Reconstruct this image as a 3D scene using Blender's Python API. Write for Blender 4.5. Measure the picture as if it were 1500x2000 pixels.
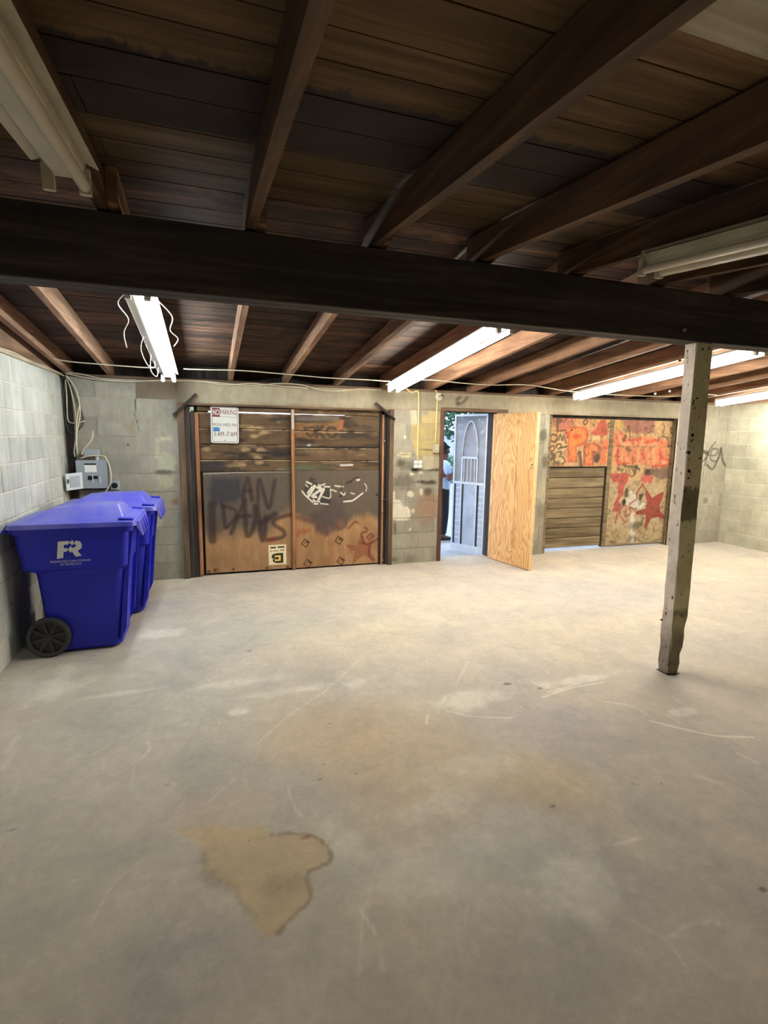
import bpy, bmesh, math, random
import numpy as np
from mathutils import Vector, Matrix

for o in list(bpy.data.objects):
    bpy.data.objects.remove(o, do_unlink=True)
random.seed(7)
SC = bpy.context.scene
COL = SC.collection

# ------------------------------------------------------------------ camera
FPX, CX, CY = 1013.4, 750.0, 1000.0
PITCH, YAW, ROLL, CAMH = math.radians(8.37), math.radians(18.76), math.radians(0.85), 1.66
_f = Vector((math.sin(YAW) * math.cos(PITCH), math.cos(YAW) * math.cos(PITCH), -math.sin(PITCH)))
_r0 = Vector((math.cos(YAW), -math.sin(YAW), 0)); _u0 = _r0.cross(_f)
CR = math.cos(ROLL) * _r0 + math.sin(ROLL) * _u0
CU = -math.sin(ROLL) * _r0 + math.cos(ROLL) * _u0
CF = _f
CPOS = Vector((0, 0, CAMH))
cam = bpy.data.cameras.new('camera'); camo = bpy.data.objects.new('camera', cam); COL.objects.link(camo)
cam.sensor_fit = 'HORIZONTAL'; cam.sensor_width = 36.0; cam.lens = FPX / 1500.0 * 36.0
cam.clip_start = 0.05; cam.clip_end = 100
camo.matrix_world = Matrix(((CR.x, CU.x, -CF.x, 0), (CR.y, CU.y, -CF.y, 0), (CR.z, CU.z, -CF.z, CAMH), (0, 0, 0, 1)))
SC.camera = camo

# ------------------------------------------------------------------ world, exposure
SKY_STRENGTH = 1.4
TUBE_STRENGTH = 31.0
w = bpy.data.worlds.new('world'); SC.world = w; w.use_nodes = True
bg = w.node_tree.nodes['Background']
bg.inputs[0].default_value = (0.64, 0.79, 1.0, 1); bg.inputs[1].default_value = SKY_STRENGTH
SC.view_settings.view_transform = 'Standard'; SC.view_settings.look = 'None'
SC.view_settings.gamma = 1.0; SC.view_settings.use_curve_mapping = False
SC.view_settings.exposure = 1.34

# ------------------------------------------------------------------ helpers
def ray(px, py):
    return CR * ((px - CX) / FPX) - CU * ((py - CY) / FPX) + CF
def onY(px, py, Y):
    d = ray(px, py); return CPOS + d * (Y / d.y)
def onX(px, py, X):
    d = ray(px, py); return CPOS + d * (X / d.x)
def onZ(px, py, Z=0.0):
    d = ray(px, py); return CPOS + d * ((Z - CAMH) / d.z)

def srgb(r, g=None, b=None):
    if g is None: r, g, b = r
    f = lambda v: (v / 255 / 12.92) if v / 255 <= 0.04045 else ((v / 255 + 0.055) / 1.055) ** 2.4
    return (f(r), f(g), f(b))

def put(o, parent=None, label=None, cat=None, group=None, kind=None):
    COL.objects.link(o)
    if parent is not None: o.parent = parent
    if label: o['label'] = label
    if cat: o['category'] = cat
    if group: o['group'] = group
    if kind: o['kind'] = kind
    return o
def empty(name, loc, rz=0, **kw):
    o = bpy.data.objects.new(name, None); o.location = loc; o.rotation_euler = (0, 0, rz)
    o.empty_display_size = 0.1
    return put(o, **kw)
def mesh_obj(name, me, mat=None, loc=(0, 0, 0), **kw):
    if mat is not None and not me.materials: me.materials.append(mat)
    o = bpy.data.objects.new(name, me); o.location = loc
    return put(o, **kw)
def bm_obj(name, bm, mat, smooth=False, loc=(0, 0, 0), **kw):
    bmesh.ops.recalc_face_normals(bm, faces=bm.faces)
    me = bpy.data.meshes.new(name); bm.to_mesh(me); bm.free()
    if smooth:
        for p in me.polygons: p.use_smooth = True
    return mesh_obj(name, me, mat, loc, **kw)
def soft_obj(name, bm, mat, deg=32, **kw):
    o = bm_obj(name, bm, mat, smooth=True, **kw); o.data.set_sharp_from_angle(angle=math.radians(deg)); return o
def flat_poly(name, pts, y, mat, **kw):
    from mathutils.geometry import tessellate_polygon
    V3 = [Vector((u, v, 0)) for u, v in pts]; tri = tessellate_polygon([V3])
    me = bpy.data.meshes.new(name); me.from_pydata([(u, y, v) for u, v in pts], [], [tuple(t) for t in tri]); me.update()
    bm = bmesh.new(); bm.from_mesh(me)
    for f in bm.faces:
        f.normal_update()
        if f.normal.y > 0: f.normal_flip()
    bm.to_mesh(me); bm.free()
    return mesh_obj(name, me, mat, **kw)
def addbox(bm, lo, hi, mtx=None):
    vs = []
    for z in (lo[2], hi[2]):
        for x, y in ((lo[0], lo[1]), (hi[0], lo[1]), (hi[0], hi[1]), (lo[0], hi[1])):
            v = Vector((x, y, z))
            vs.append(bm.verts.new(mtx @ v if mtx else v))
    fs = [(3, 2, 1, 0), (4, 5, 6, 7), (0, 1, 5, 4), (1, 2, 6, 5), (2, 3, 7, 6), (3, 0, 4, 7)]
    return [bm.faces.new([vs[i] for i in f]) for f in fs]
def box(name, lo, hi, mat, bev=0.0, loc=(0, 0, 0), mtx=None, **kw):
    bm = bmesh.new(); addbox(bm, lo, hi, mtx)
    if bev > 0: bmesh.ops.bevel(bm, geom=list(bm.edges), offset=bev, segments=1, affect='EDGES')
    return bm_obj(name, bm, mat, loc=loc, **kw)
def bar_mtx(a, b):
    a = Vector(a); b = Vector(b); d = (b - a)
    q = d.to_track_quat('Z', 'Y').to_matrix().to_4x4()
    return Matrix.Translation(a) @ q, d.length
def addcyl(bm, a, b, r0, r1=None, n=12, cap=True):
    m, L = bar_mtx(a, b); r1 = r0 if r1 is None else r1
    A = [bm.verts.new(m @ Vector((r0 * math.cos(t), r0 * math.sin(t), 0))) for t in [2 * math.pi * i / n for i in range(n)]]
    B = [bm.verts.new(m @ Vector((r1 * math.cos(t), r1 * math.sin(t), L))) for t in [2 * math.pi * i / n for i in range(n)]]
    for i in range(n):
        bm.faces.new((A[i], A[(i + 1) % n], B[(i + 1) % n], B[i]))
    if cap: bm.faces.new(A[::-1]); bm.faces.new(B)
def smooth_path(pts, sub=6):
    P = [Vector(p) for p in pts]
    if len(P) < 3: return P
    out = []
    for i in range(len(P) - 1):
        p0 = P[max(i - 1, 0)]; p1 = P[i]; p2 = P[i + 1]; p3 = P[min(i + 2, len(P) - 1)]
        for k in range(sub):
            t = k / sub
            out.append(0.5 * ((2 * p1) + (p2 - p0) * t + (2 * p0 - 5 * p1 + 4 * p2 - p3) * t * t + (3 * p1 - p0 - 3 * p2 + p3) * t ** 3))
    out.append(P[-1]); return out
def addtube(bm, pts, r, n=6, sub=6):
    P = smooth_path(pts, sub); rings = []
    prev = None
    for i, p in enumerate(P):
        t = (P[min(i + 1, len(P) - 1)] - P[max(i - 1, 0)]).normalized()
        if prev is None:
            s = t.cross(Vector((0, 0, 1)))
            if s.length < 1e-3: s = t.cross(Vector((1, 0, 0)))
        else:
            s = prev - t * prev.dot(t)
        s.normalize(); prev = s; u = t.cross(s)
        rings.append([bm.verts.new(p + s * (r * math.cos(2 * math.pi * k / n)) + u * (r * math.sin(2 * math.pi * k / n))) for k in range(n)])
    for a, b in zip(rings, rings[1:]):
        for k in range(n): bm.faces.new((a[k], a[(k + 1) % n], b[(k + 1) % n], b[k]))
    bm.faces.new(rings[0][::-1]); bm.faces.new(rings[-1])
def tube(name, pts, r, mat, n=6, sub=6, **kw):
    bm = bmesh.new(); addtube(bm, pts, r, n, sub); return bm_obj(name, bm, mat, smooth=True, **kw)
def addpoly(bm, pts, lo, hi, f):
    """prism: 2-D outline pts mapped by f(u, v, w) with w = lo and hi"""
    A = [bm.verts.new(f(u, v, lo)) for u, v in pts]; B = [bm.verts.new(f(u, v, hi)) for u, v in pts]
    n = len(pts)
    bm.faces.new(A); bm.faces.new(B[::-1])
    for i in range(n): bm.faces.new((A[i], B[i], B[(i + 1) % n], A[(i + 1) % n]))
def text_mesh(body, size, name, align='CENTER', shear=0.0, bold=0.0):
    cu = bpy.data.curves.new(name, 'FONT'); cu.body = body; cu.size = size; cu.align_x = align
    cu.shear = shear; cu.offset = bold; cu.resolution_u = 3
    o = bpy.data.objects.new(name + '_tmp', cu); COL.objects.link(o)
    dg = bpy.context.evaluated_depsgraph_get(); dg.update()
    me = bpy.data.meshes.new_from_object(o.evaluated_get(dg)); me.name = name
    bpy.data.objects.remove(o, do_unlink=True); bpy.data.curves.remove(cu)
    me.materials.clear()
    return me

# ------------------------------------------------------------------ numpy paint (spray paint, stains and wear as vertex colour)
def _hash(ix, iy, seed):
    h = (ix * 374761393 + iy * 668265263 + seed * 1442695041) & 0x7fffffff
    h = ((h ^ (h >> 13)) * 1274126177) & 0x7fffffff
    return ((h ^ (h >> 16)) & 0xffff) / 65535.0
def vnoise(x, y, seed=0):
    ix = np.floor(x).astype(np.int64); iy = np.floor(y).astype(np.int64)
    fx = x - ix; fy = y - iy; fx = fx * fx * (3 - 2 * fx); fy = fy * fy * (3 - 2 * fy)
    a = _hash(ix, iy, seed); b = _hash(ix + 1, iy, seed); c = _hash(ix, iy + 1, seed); d = _hash(ix + 1, iy + 1, seed)
    return (a * (1 - fx) + b * fx) * (1 - fy) + (c * (1 - fx) + d * fx) * fy
def fbm(x, y, s=1.0, octv=4, seed=0):
    x = x * s; y = y * s; t = 0; a = 0.5; n = 0
    for k in range(octv):
        t = t + a * vnoise(x, y, seed + k); n += a; a *= 0.5; x = x * 2.03 + 11.3; y = y * 2.03 + 5.7
    return t / n
def sstep(a, b, v):
    t = np.clip((v - a) / (b - a), 0, 1); return t * t * (3 - 2 * t)
def segdist(P, pts):
    d = np.full(len(P), 1e9)
    for a, b in zip(pts, pts[1:]):
        a = np.array(a); b = np.array(b); ab = b - a; L = max(ab @ ab, 1e-9)
        t = np.clip(((P - a) @ ab) / L, 0, 1)
        q = P - (a + t[:, None] * ab); d = np.minimum(d, np.hypot(q[:, 0], q[:, 1]))
    return d
def inpoly(P, pts):
    x, y = P[:, 0], P[:, 1]; ins = np.zeros(len(P), bool); n = len(pts)
    for i in range(n):
        x0, y0 = pts[i]; x1, y1 = pts[(i + 1) % n]
        if abs(y1 - y0) < 1e-9: continue
        c = ((y0 > y) != (y1 > y)) & (x < (x1 - x0) * (y - y0) / (y1 - y0) + x0)
        ins ^= c
    return ins
def mixc(C, m, col, a=1.0):
    m = np.clip(m * a, 0, 1)[:, None]; C[:] = C * (1 - m) + np.array(col) * m
def stroke(C, P, pts, wd, col, soft=0.006, a=0.9, curve=True):
    if curve and len(pts) > 2:
        pts = [(v.x, v.y) for v in smooth_path([(p[0], p[1], 0) for p in pts], 5)]
    lo = np.min(pts, 0) - wd - soft * 2; hi = np.max(pts, 0) + wd + soft * 2
    k = np.where((P[:, 0] > lo[0]) & (P[:, 0] < hi[0]) & (P[:, 1] > lo[1]) & (P[:, 1] < hi[1]))[0]
    if len(k) == 0: return
    d = segdist(P[k], pts); m = 1 - sstep(wd / 2 - soft, wd / 2 + soft, d)
    sub = C[k]; mixc(sub, m, col, a); C[k] = sub
def pfill(C, P, pts, col, soft=0.006, a=0.9, rag=0.0, rs=20, seed=3):
    lo = np.min(pts, 0) - soft * 3 - rag; hi = np.max(pts, 0) + soft * 3 + rag
    k = np.where((P[:, 0] > lo[0]) & (P[:, 0] < hi[0]) & (P[:, 1] > lo[1]) & (P[:, 1] < hi[1]))[0]
    if len(k) == 0: return
    Q = P[k]; d = segdist(Q, list(pts) + [pts[0]]); d = np.where(inpoly(Q, pts), -d, d)
    if rag: d = d + (fbm(Q[:, 0], Q[:, 1], rs, 4, seed) - 0.5) * 2 * rag
    m = 1 - sstep(-soft, soft, d); sub = C[k]; mixc(sub, m, col, a); C[k] = sub
def blob(C, P, c, rx, ry, col, a=0.8, soft=0.5, rag=0.3, rs=8, seed=1, rot=0):
    dx = P[:, 0] - c[0]; dy = P[:, 1] - c[1]; cr, sr = math.cos(rot), math.sin(rot)
    u = (dx * cr + dy * sr) / rx; v = (-dx * sr + dy * cr) / ry
    k = np.where((np.abs(u) < 2) & (np.abs(v) < 2))[0]
    if len(k) == 0: return
    d = np.hypot(u[k], v[k]) + (fbm(P[k, 0], P[k, 1], rs, 4, seed) - 0.5) * 2 * rag
    m = 1 - sstep(1 - soft, 1 + soft, d); sub = C[k]; mixc(sub, m, col, a); C[k] = sub

def grid_mesh(name, us, vs, f, cols, extra=None, holes=None):
    """grid of points f(U,V)->xyz with colour attribute; extra = (verts, faces, colour) appended"""
    nu, nv = len(us), len(vs); U, V = np.meshgrid(us, vs); U = U.ravel(); V = V.ravel()
    co = f(U, V); C = cols(U, V)
    i = np.arange(nv - 1)[:, None] * nu + np.arange(nu - 1)[None, :]; i = i.ravel()
    quads = np.stack([i, i + 1, i + nu + 1, i + nu], 1)
    if extra is not None:
        ev, ef, ec = extra; n0 = len(co)
        co = np.vstack([co, np.array(ev)]); C = np.vstack([C, np.tile(np.array(ec), (len(ev), 1))])
        quads = np.vstack([quads, np.array(ef) + n0])
    me = bpy.data.meshes.new(name)
    me.vertices.add(len(co)); me.vertices.foreach_set('co', co.astype(np.float32).ravel())
    me.loops.add(quads.size); me.loops.foreach_set('vertex_index', quads.astype(np.int32).ravel())
    me.polygons.add(len(quads)); me.polygons.foreach_set('loop_start', (np.arange(len(quads)) * 4).astype(np.int32))
    me.update(calc_edges=True)
    at = me.color_attributes.new('Col', 'FLOAT_COLOR', 'POINT')
    at.data.foreach_set('color', np.hstack([np.clip(C, 0.001, 1), np.ones((len(C), 1))]).astype(np.float32).ravel())
    return me
def painted_slab(name, x0, x1, z0, z1, y, th, fn, res, mat, center=True, side=None, **kw):
    """a board facing -Y at front plane y, painted by fn(P)->rgb in world X,Z"""
    us = np.linspace(x0, x1, max(2, int((x1 - x0) / res) + 1)); vs = np.linspace(z0, z1, max(2, int((z1 - z0) / res) + 1))
    b = 0.0004
    ev = [(x0, y + b, z0), (x1, y + b, z0), (x1, y + b, z1), (x0, y + b, z1), (x0, y + th, z0), (x1, y + th, z0), (x1, y + th, z1), (x0, y + th, z1)]
    ef = [(7, 6, 5, 4), (0, 4, 5, 1), (1, 5, 6, 2), (2, 6, 7, 3), (3, 7, 4, 0)]
    box_c = [None]
    def cols(U, V):
        C = fn(np.stack([U, V], 1)); box_c[0] = C.mean(0); return C
    U, V = np.meshgrid(us, vs)
    sc = side if side is not None else (0.12, 0.09, 0.06)
    me = grid_mesh(name, us, vs, lambda U, V: np.stack([U, np.full_like(U, y), V], 1), cols, (ev, ef, sc))
    return mesh_obj(name, me, mat, **kw)
# ------------------------------------------------------------------ materials
def nt(name):
    m = bpy.data.materials.new(name); m.use_nodes = True; t = m.node_tree
    return m, t, t.nodes['Principled BSDF']
def N(t, ty, **kw):
    n = t.nodes.new(ty)
    for k, v in kw.items(): setattr(n, k, v)
    return n
def L(t, a, b): t.links.new(a, b)
def noise(t, scale, detail=4, rough=0.6, vec=None, dist=0.0):
    n = N(t, 'ShaderNodeTexNoise'); n.inputs['Scale'].default_value = scale; n.inputs['Detail'].default_value = detail
    n.inputs['Roughness'].default_value = rough; n.inputs['Distortion'].default_value = dist
    if vec is not None: L(t, vec, n.inputs['Vector'])
    return n.outputs['Fac']
def ramp(t, fac, stops):
    n = N(t, 'ShaderNodeValToRGB'); e = n.color_ramp.elements
    while len(e) < len(stops): e.new(0.5)
    for k, (p, c) in enumerate(stops):
        e[k].position = p; e[k].color = (c[0], c[1], c[2], 1) if not isinstance(c, float) else (c, c, c, 1)
    L(t, fac, n.inputs['Fac']); return n.outputs['Color']
def mixrgb(t, fac, a, b, mode='MIX'):
    n = N(t, 'ShaderNodeMix', data_type='RGBA', blend_type=mode)
    for s, v in ((n.inputs[0], fac), (n.inputs[6], a), (n.inputs[7], b)):
        if isinstance(v, (int, float)): s.default_value = v
        elif isinstance(v, tuple): s.default_value = (v[0], v[1], v[2], 1)
        else: L(t, v, s)
    return n.outputs[2]
def mathn(t, op, a, b=0.0):
    n = N(t, 'ShaderNodeMath', operation=op)
    for s, v in ((n.inputs[0], a), (n.inputs[1], b)):
        if isinstance(v, (int, float)): s.default_value = v
        else: L(t, v, s)
    return n.outputs[0]
def bump(t, bs, h, strength=0.3, dist=0.01):
    n = N(t, 'ShaderNodeBump'); n.inputs['Strength'].default_value = strength; n.inputs['Distance'].default_value = dist
    L(t, h, n.inputs['Height']); L(t, n.outputs[0], bs.inputs['Normal'])
def wpos(t, scale=(1, 1, 1)):
    g = N(t, 'ShaderNodeNewGeometry'); m = N(t, 'ShaderNodeMapping'); m.inputs['Scale'].default_value = scale
    L(t, g.outputs['Position'], m.inputs['Vector']); return m.outputs[0]
def opos(t, scale=(1, 1, 1)):
    g = N(t, 'ShaderNodeTexCoord'); m = N(t, 'ShaderNodeMapping'); m.inputs['Scale'].default_value = scale
    L(t, g.outputs['Object'], m.inputs['Vector']); return m.outputs[0]
def objrand(t):
    return N(t, 'ShaderNodeObjectInfo').outputs['Random']
def plain(name, col, rough=0.6, metal=0.0, var=0.0, vscale=12.0, spec=0.5):
    m, t, b = nt(name); b.inputs['Roughness'].default_value = rough; b.inputs['Metallic'].default_value = metal
    b.inputs['Specular IOR Level'].default_value = spec
    if var:
        f = noise(t, vscale, 5, 0.65, wpos(t)); lo = tuple(c * (1 - var) for c in col); hi = tuple(min(1, c * (1 + var)) for c in col)
        L(t, ramp(t, f, [(0.3, lo), (0.7, hi)]), b.inputs['Base Color'])
    else: b.inputs['Base Color'].default_value = (*col, 1)
    return m
def painted(name, rough=0.8, grain=None, amt=0.25, bscale=60, bstr=0.15, spec=0.3):
    """vertex colour times fine grain"""
    m, t, b = nt(name); b.inputs['Roughness'].default_value = rough; b.inputs['Specular IOR Level'].default_value = spec
    a = N(t, 'ShaderNodeVertexColor', layer_name='Col')
    v = wpos(t, grain or (1, 1, 1)); f = noise(t, 18, 6, 0.7, v)
    g = ramp(t, f, [(0.25, 1 - amt), (0.75, 1 + amt)])
    L(t, mixrgb(t, 1.0, a.outputs[0], g, 'MULTIPLY'), b.inputs['Base Color'])
    bump(t, b, noise(t, bscale, 5, 0.7, v), bstr, 0.004)
    return m
def wood(name, c0, c1, c2, axis=0, rough=0.75, fine=1.0, rnd=0.35, spec=0.3, dirt=0.0, dirtcol=(0.01, 0.009, 0.008)):
    """plank wood with grain along an axis; every object a shade of its own"""
    m, t, b = nt(name); b.inputs['Roughness'].default_value = rough; b.inputs['Specular IOR Level'].default_value = spec
    sc = [14 * fine] * 3; sc[axis] = 0.9 * fine
    v = wpos(t, tuple(sc)); r = objrand(t)
    off = N(t, 'ShaderNodeVectorMath', operation='ADD'); L(t, v, off.inputs[0])
    cb = N(t, 'ShaderNodeCombineXYZ'); L(t, mathn(t, 'MULTIPLY', r, 37.0), cb.inputs[0]); L(t, mathn(t, 'MULTIPLY', r, 91.0), cb.inputs[1])
    L(t, cb.outputs[0], off.inputs[1]); v = off.outputs[0]
    f = noise(t, 1.3, 7, 0.66, v, 0.4)
    col = ramp(t, f, [(0.28, c0), (0.52, c1), (0.74, c2)])
    big = noise(t, 1.7, 4, 0.6, wpos(t))
    col = mixrgb(t, 1.0, col, ramp(t, big, [(0.3, 0.72), (0.7, 1.2)]), 'MULTIPLY')
    col = mixrgb(t, 1.0, col, ramp(t, r, [(0.0, 1 - rnd), (1.0, 1 + rnd)]), 'MULTIPLY')
    if dirt:
        dn = noise(t, 2.3, 6, 0.7, wpos(t, (1, 1.6, 1)), 0.6)
        col = mixrgb(t, ramp(t, dn, [(0.48, 0.0), (0.60, dirt)]), col, dirtcol)
    L(t, col, b.inputs['Base Color']); bump(t, b, noise(t, 3.0, 6, 0.7, v), 0.35, 0.004)
    return m
def emit(name, col, s):
    m, t, b = nt(name); b.inputs['Base Color'].default_value = (0.8, 0.8, 0.8, 1)
    b.inputs['Emission Color'].default_value = (*col, 1); b.inputs['Emission Strength'].default_value = s
    return m

# concrete blocks (side walls)
def block_mat(name, c0, c1, streak=True):
    m, t, b = nt(name); b.inputs['Roughness'].default_value = 0.92; b.inputs['Specular IOR Level'].default_value = 0.2
    f = noise(t, 3.0, 6, 0.65, wpos(t)); col = ramp(t, f, [(0.3, c0), (0.7, c1)])
    if streak:
        s = noise(t, 9.0, 5, 0.7, wpos(t, (1.6, 1.6, 0.10)))
        col = mixrgb(t, 1.0, col, ramp(t, s, [(0.3, 0.83), (0.7, 1.12)]), 'MULTIPLY')
    col = mixrgb(t, 1.0, col, ramp(t, objrand(t), [(0.0, 0.86), (1.0, 1.1)]), 'MULTIPLY')
    sp = noise(t, 70, 4, 0.8, wpos(t)); col = mixrgb(t, 1.0, col, ramp(t, sp, [(0.25, 0.8), (0.7, 1.1)]), 'MULTIPLY')
    L(t, col, b.inputs['Base Color']); bump(t, b, noise(t, 55, 6, 0.75, wpos(t)), 0.35, 0.006)
    return m
M_BLOCK_L = block_mat('painted_block_pale', srgb(168, 168, 158), srgb(198, 198, 188))
M_BLOCK_R = block_mat('grey_block_bare', srgb(158, 156, 138), srgb(196, 194, 174), False)
M_MORTAR = plain('mortar', srgb(196, 192, 174), 0.95, var=0.14, vscale=9, spec=0.2)
M_MORTAR_B = plain('mortar_back', srgb(166, 160, 140), 0.95, var=0.18, vscale=7, spec=0.2)
M_WALLPAINT = painted('stained_block', 0.92, (1, 1, 0.5), 0.16, 60, 0.5, 0.2)
M_FLOOR = None
def floor_mat():
    m, t, b = nt('smooth_concrete_floor'); b.inputs['Specular IOR Level'].default_value = 0.35
    a = N(t, 'ShaderNodeVertexColor', layer_name='Col'); v = wpos(t)
    f1 = noise(t, 2.2, 8, 0.62, v, 0.5); f2 = noise(t, 26, 6, 0.75, v); f3 = noise(t, 160, 3, 0.7, v)
    c = mixrgb(t, 1.0, a.outputs[0], ramp(t, f1, [(0.28, (0.80, 0.81, 0.84)), (0.5, (0.99, 0.98, 0.97)), (0.74, (1.16, 1.14, 1.09))]), 'MULTIPLY')
    f4 = noise(t, 9, 8, 0.72, v, 0.8)
    c = mixrgb(t, 1.0, c, ramp(t, f4, [(0.32, 0.88), (0.55, 1.0), (0.7, 1.10)]), 'MULTIPLY')
    c = mixrgb(t, 1.0, c, ramp(t, f2, [(0.3, 0.91), (0.7, 1.08)]), 'MULTIPLY')
    f5 = noise(t, 7, 8, 0.8, wpos(t, (0.7, 2.2, 1)), 1.2)
    c = mixrgb(t, ramp(t, f5, [(0.60, 0.0), (0.72, 0.45)]), c, srgb(226, 216, 198))
    c = mixrgb(t, 1.0, c, ramp(t, f3, [(0.25, 0.92), (0.75, 1.06)]), 'MULTIPLY')
    L(t, c, b.inputs['Base Color'])
    L(t, ramp(t, f1, [(0.3, 0.62), (0.7, 0.78)]), b.inputs['Roughness'])
    bump(t, b, f2, 0.10, 0.004)
    return m
M_FLOOR = floor_mat()
M_PLY = painted('weathered_plywood', 0.8, (5, 5, 0.5), 0.22, 30, 0.25)
M_PLANKPAINT = painted('weathered_planks', 0.82, (0.7, 3, 6), 0.35, 30, 0.4)
M_RAFTER = wood('rafter_wood', srgb(92, 66, 50), srgb(136, 102, 78), srgb(172, 138, 110), axis=1, rnd=0.2)
M_DECK = wood('deck_planks', srgb(40, 28, 22), srgb(80, 57, 42), srgb(128, 93, 66), axis=0, rnd=0.4, dirt=0.75, dirtcol=srgb(30, 22, 19))
M_DECK_DARK = wood('tarred_boards', srgb(28, 21, 18), srgb(44, 33, 28), srgb(62, 48, 40), axis=0, rnd=0.2)
M_RAFTER_DARK = wood('dark_rafter_wood', srgb(54, 40, 30), srgb(90, 66, 47), srgb(124, 93, 64), axis=1, rnd=0.15)  # darker rafter wood for the near slope
def near_deck():
    m, t, b = nt('near_deck_planks'); b.inputs['Roughness'].default_value = .8; b.inputs['Specular IOR Level'].default_value = .2
    r = objrand(t); f = noise(t, 1.3, 7, .66, wpos(t, (.9, 14, 14)), .4)
    c = ramp(t, f, [(.28, srgb(66, 50, 34)), (.52, srgb(100, 77, 51)), (.74, srgb(134, 106, 74))])
    c = mixrgb(t, 1.0, c, ramp(t, r, [(0.0, .75), (1.0, 1.25)]), 'MULTIPLY')
    g = N(t, 'ShaderNodeNewGeometry'); s = N(t, 'ShaderNodeSeparateXYZ'); L(t, g.outputs['Position'], s.inputs[0])
    e = mathn(t, 'ADD', s.outputs[1], mathn(t, 'ADD', mathn(t, 'MULTIPLY', noise(t, 14, 4, .7, wpos(t, (1.6, .5, 1))), .16), mathn(t, 'MULTIPLY', noise(t, 1.2, 2, .5, wpos(t)), .12)))
    mk = mathn(t, 'MULTIPLY', ramp(t, mathn(t, 'MULTIPLY', e, .25), [(.448, 0.0), (.454, 1.0)]), ramp(t, mathn(t, 'MULTIPLY', s.outputs[1], .25), [(.528, 1.0), (.534, 0.35)]))
    dk = ramp(t, noise(t, 4, 6, .65, wpos(t)), [(.3, srgb(40, 32, 29)), (.7, srgb(60, 49, 43))])
    L(t, mixrgb(t, mk, c, dk), b.inputs['Base Color']); bump(t, b, f, .3, .004)
    return m
M_DECK_NEAR = near_deck()
M_DECK_PALE = wood('pale_deck_board', srgb(150, 140, 120), srgb(176, 166, 146), srgb(194, 186, 168), axis=0, rnd=0.05)
M_BEAM = wood('beam_wood', srgb(38, 34, 33), srgb(58, 52, 48), srgb(92, 82, 72), axis=0, rnd=0.1)
M_JAMB = wood('jamb_wood', srgb(64, 50, 40), srgb(110, 90, 70), srgb(146, 122, 98), axis=2, rnd=0.2)
M_DARKJAMB = wood('dark_jamb_wood', srgb(28, 24, 22), srgb(56, 48, 44), srgb(84, 74, 66), axis=2, rnd=0.2)
M_ORANGE = wood('raw_orange_wood', srgb(112, 76, 52), srgb(156, 110, 76), srgb(188, 144, 104), axis=2, rnd=0.15)
M_HEADER = wood('header_wood', srgb(74, 58, 47), srgb(110, 88, 70), srgb(140, 114, 92), axis=0, rnd=0.1)
M_REDJAMB = wood('red_brown_jamb', srgb(66, 46, 38), srgb(104, 74, 60), srgb(134, 100, 82), axis=2, rnd=0.1)
M_SLATW = wood('grey_brown_boards', srgb(84, 70, 52), srgb(128, 112, 86), srgb(160, 144, 114), axis=0, rnd=0.2)
M_TRIMW = wood('trim_wood', srgb(120, 100, 82), srgb(164, 146, 122), srgb(196, 180, 156), axis=1, rnd=0.1)
M_TRIMX = wood('plate_wood', srgb(70, 54, 44), srgb(112, 90, 72), srgb(140, 116, 94), axis=0, rnd=0.1)
M_GABLE = wood('gable_wood', srgb(100, 72, 54), srgb(140, 106, 82), srgb(170, 136, 108), axis=1, rnd=0.15)
M_STEEL = plain('dull_steel', srgb(84, 78, 72), 0.55, 0.7, 0.3)
M_DSTEEL = plain('dark_steel', srgb(52, 44, 40), 0.6, 0.4, 0.3)
M_ZINC = plain('zinc', srgb(190, 188, 180), 0.4, 0.8, 0.1)
M_BLACK = plain('black_plastic', srgb(24, 24, 26), 0.5)
M_HOLE = plain('dark_void', srgb(10, 10, 10), 0.95)
M_WHITE = plain('white_enamel', srgb(232, 232, 226), 0.45, 0, 0.05)
M_OLDWHITE = plain('aged_white_enamel', srgb(188, 180, 158), 0.55, 0, 0.15, 6)
M_TUBEOFF = plain('unlit_tube_glass', srgb(214, 204, 184), 0.25, 0, 0.06, 5)
M_WIRE = plain('cream_cable_sheath', srgb(206, 196, 170), 0.5, 0, 0.08)
M_WIREY = plain('yellow_cable_sheath', srgb(226, 206, 140), 0.5, 0, 0.08)
M_WIREG = plain('grey_cable_sheath', srgb(70, 70, 70), 0.6)
M_TUBE_COOL = emit('lit_tube_cool', (0.86, 0.97, 1.0), TUBE_STRENGTH)
M_TUBE_WARM = emit('lit_tube_warm', (1.0, 0.94, 0.83), TUBE_STRENGTH)
# ------------------------------------------------------------------ dimensions (metres)
YB, XL, XR, YF = 6.23, -1.40, 7.97, -0.95         # inner faces of back, left, right and front walls
HC = 0.2015; WTOP = 11 * HC                        # block course, wall height
YRIDGE, ZRIDGE, SLOPE, RH = 2.70, 2.605, 0.102, 0.165
GZ = -0.03                                         # ground outside
def rz(y): return ZRIDGE - SLOPE * abs(y - YRIDGE)  # underside of the rafters

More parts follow.
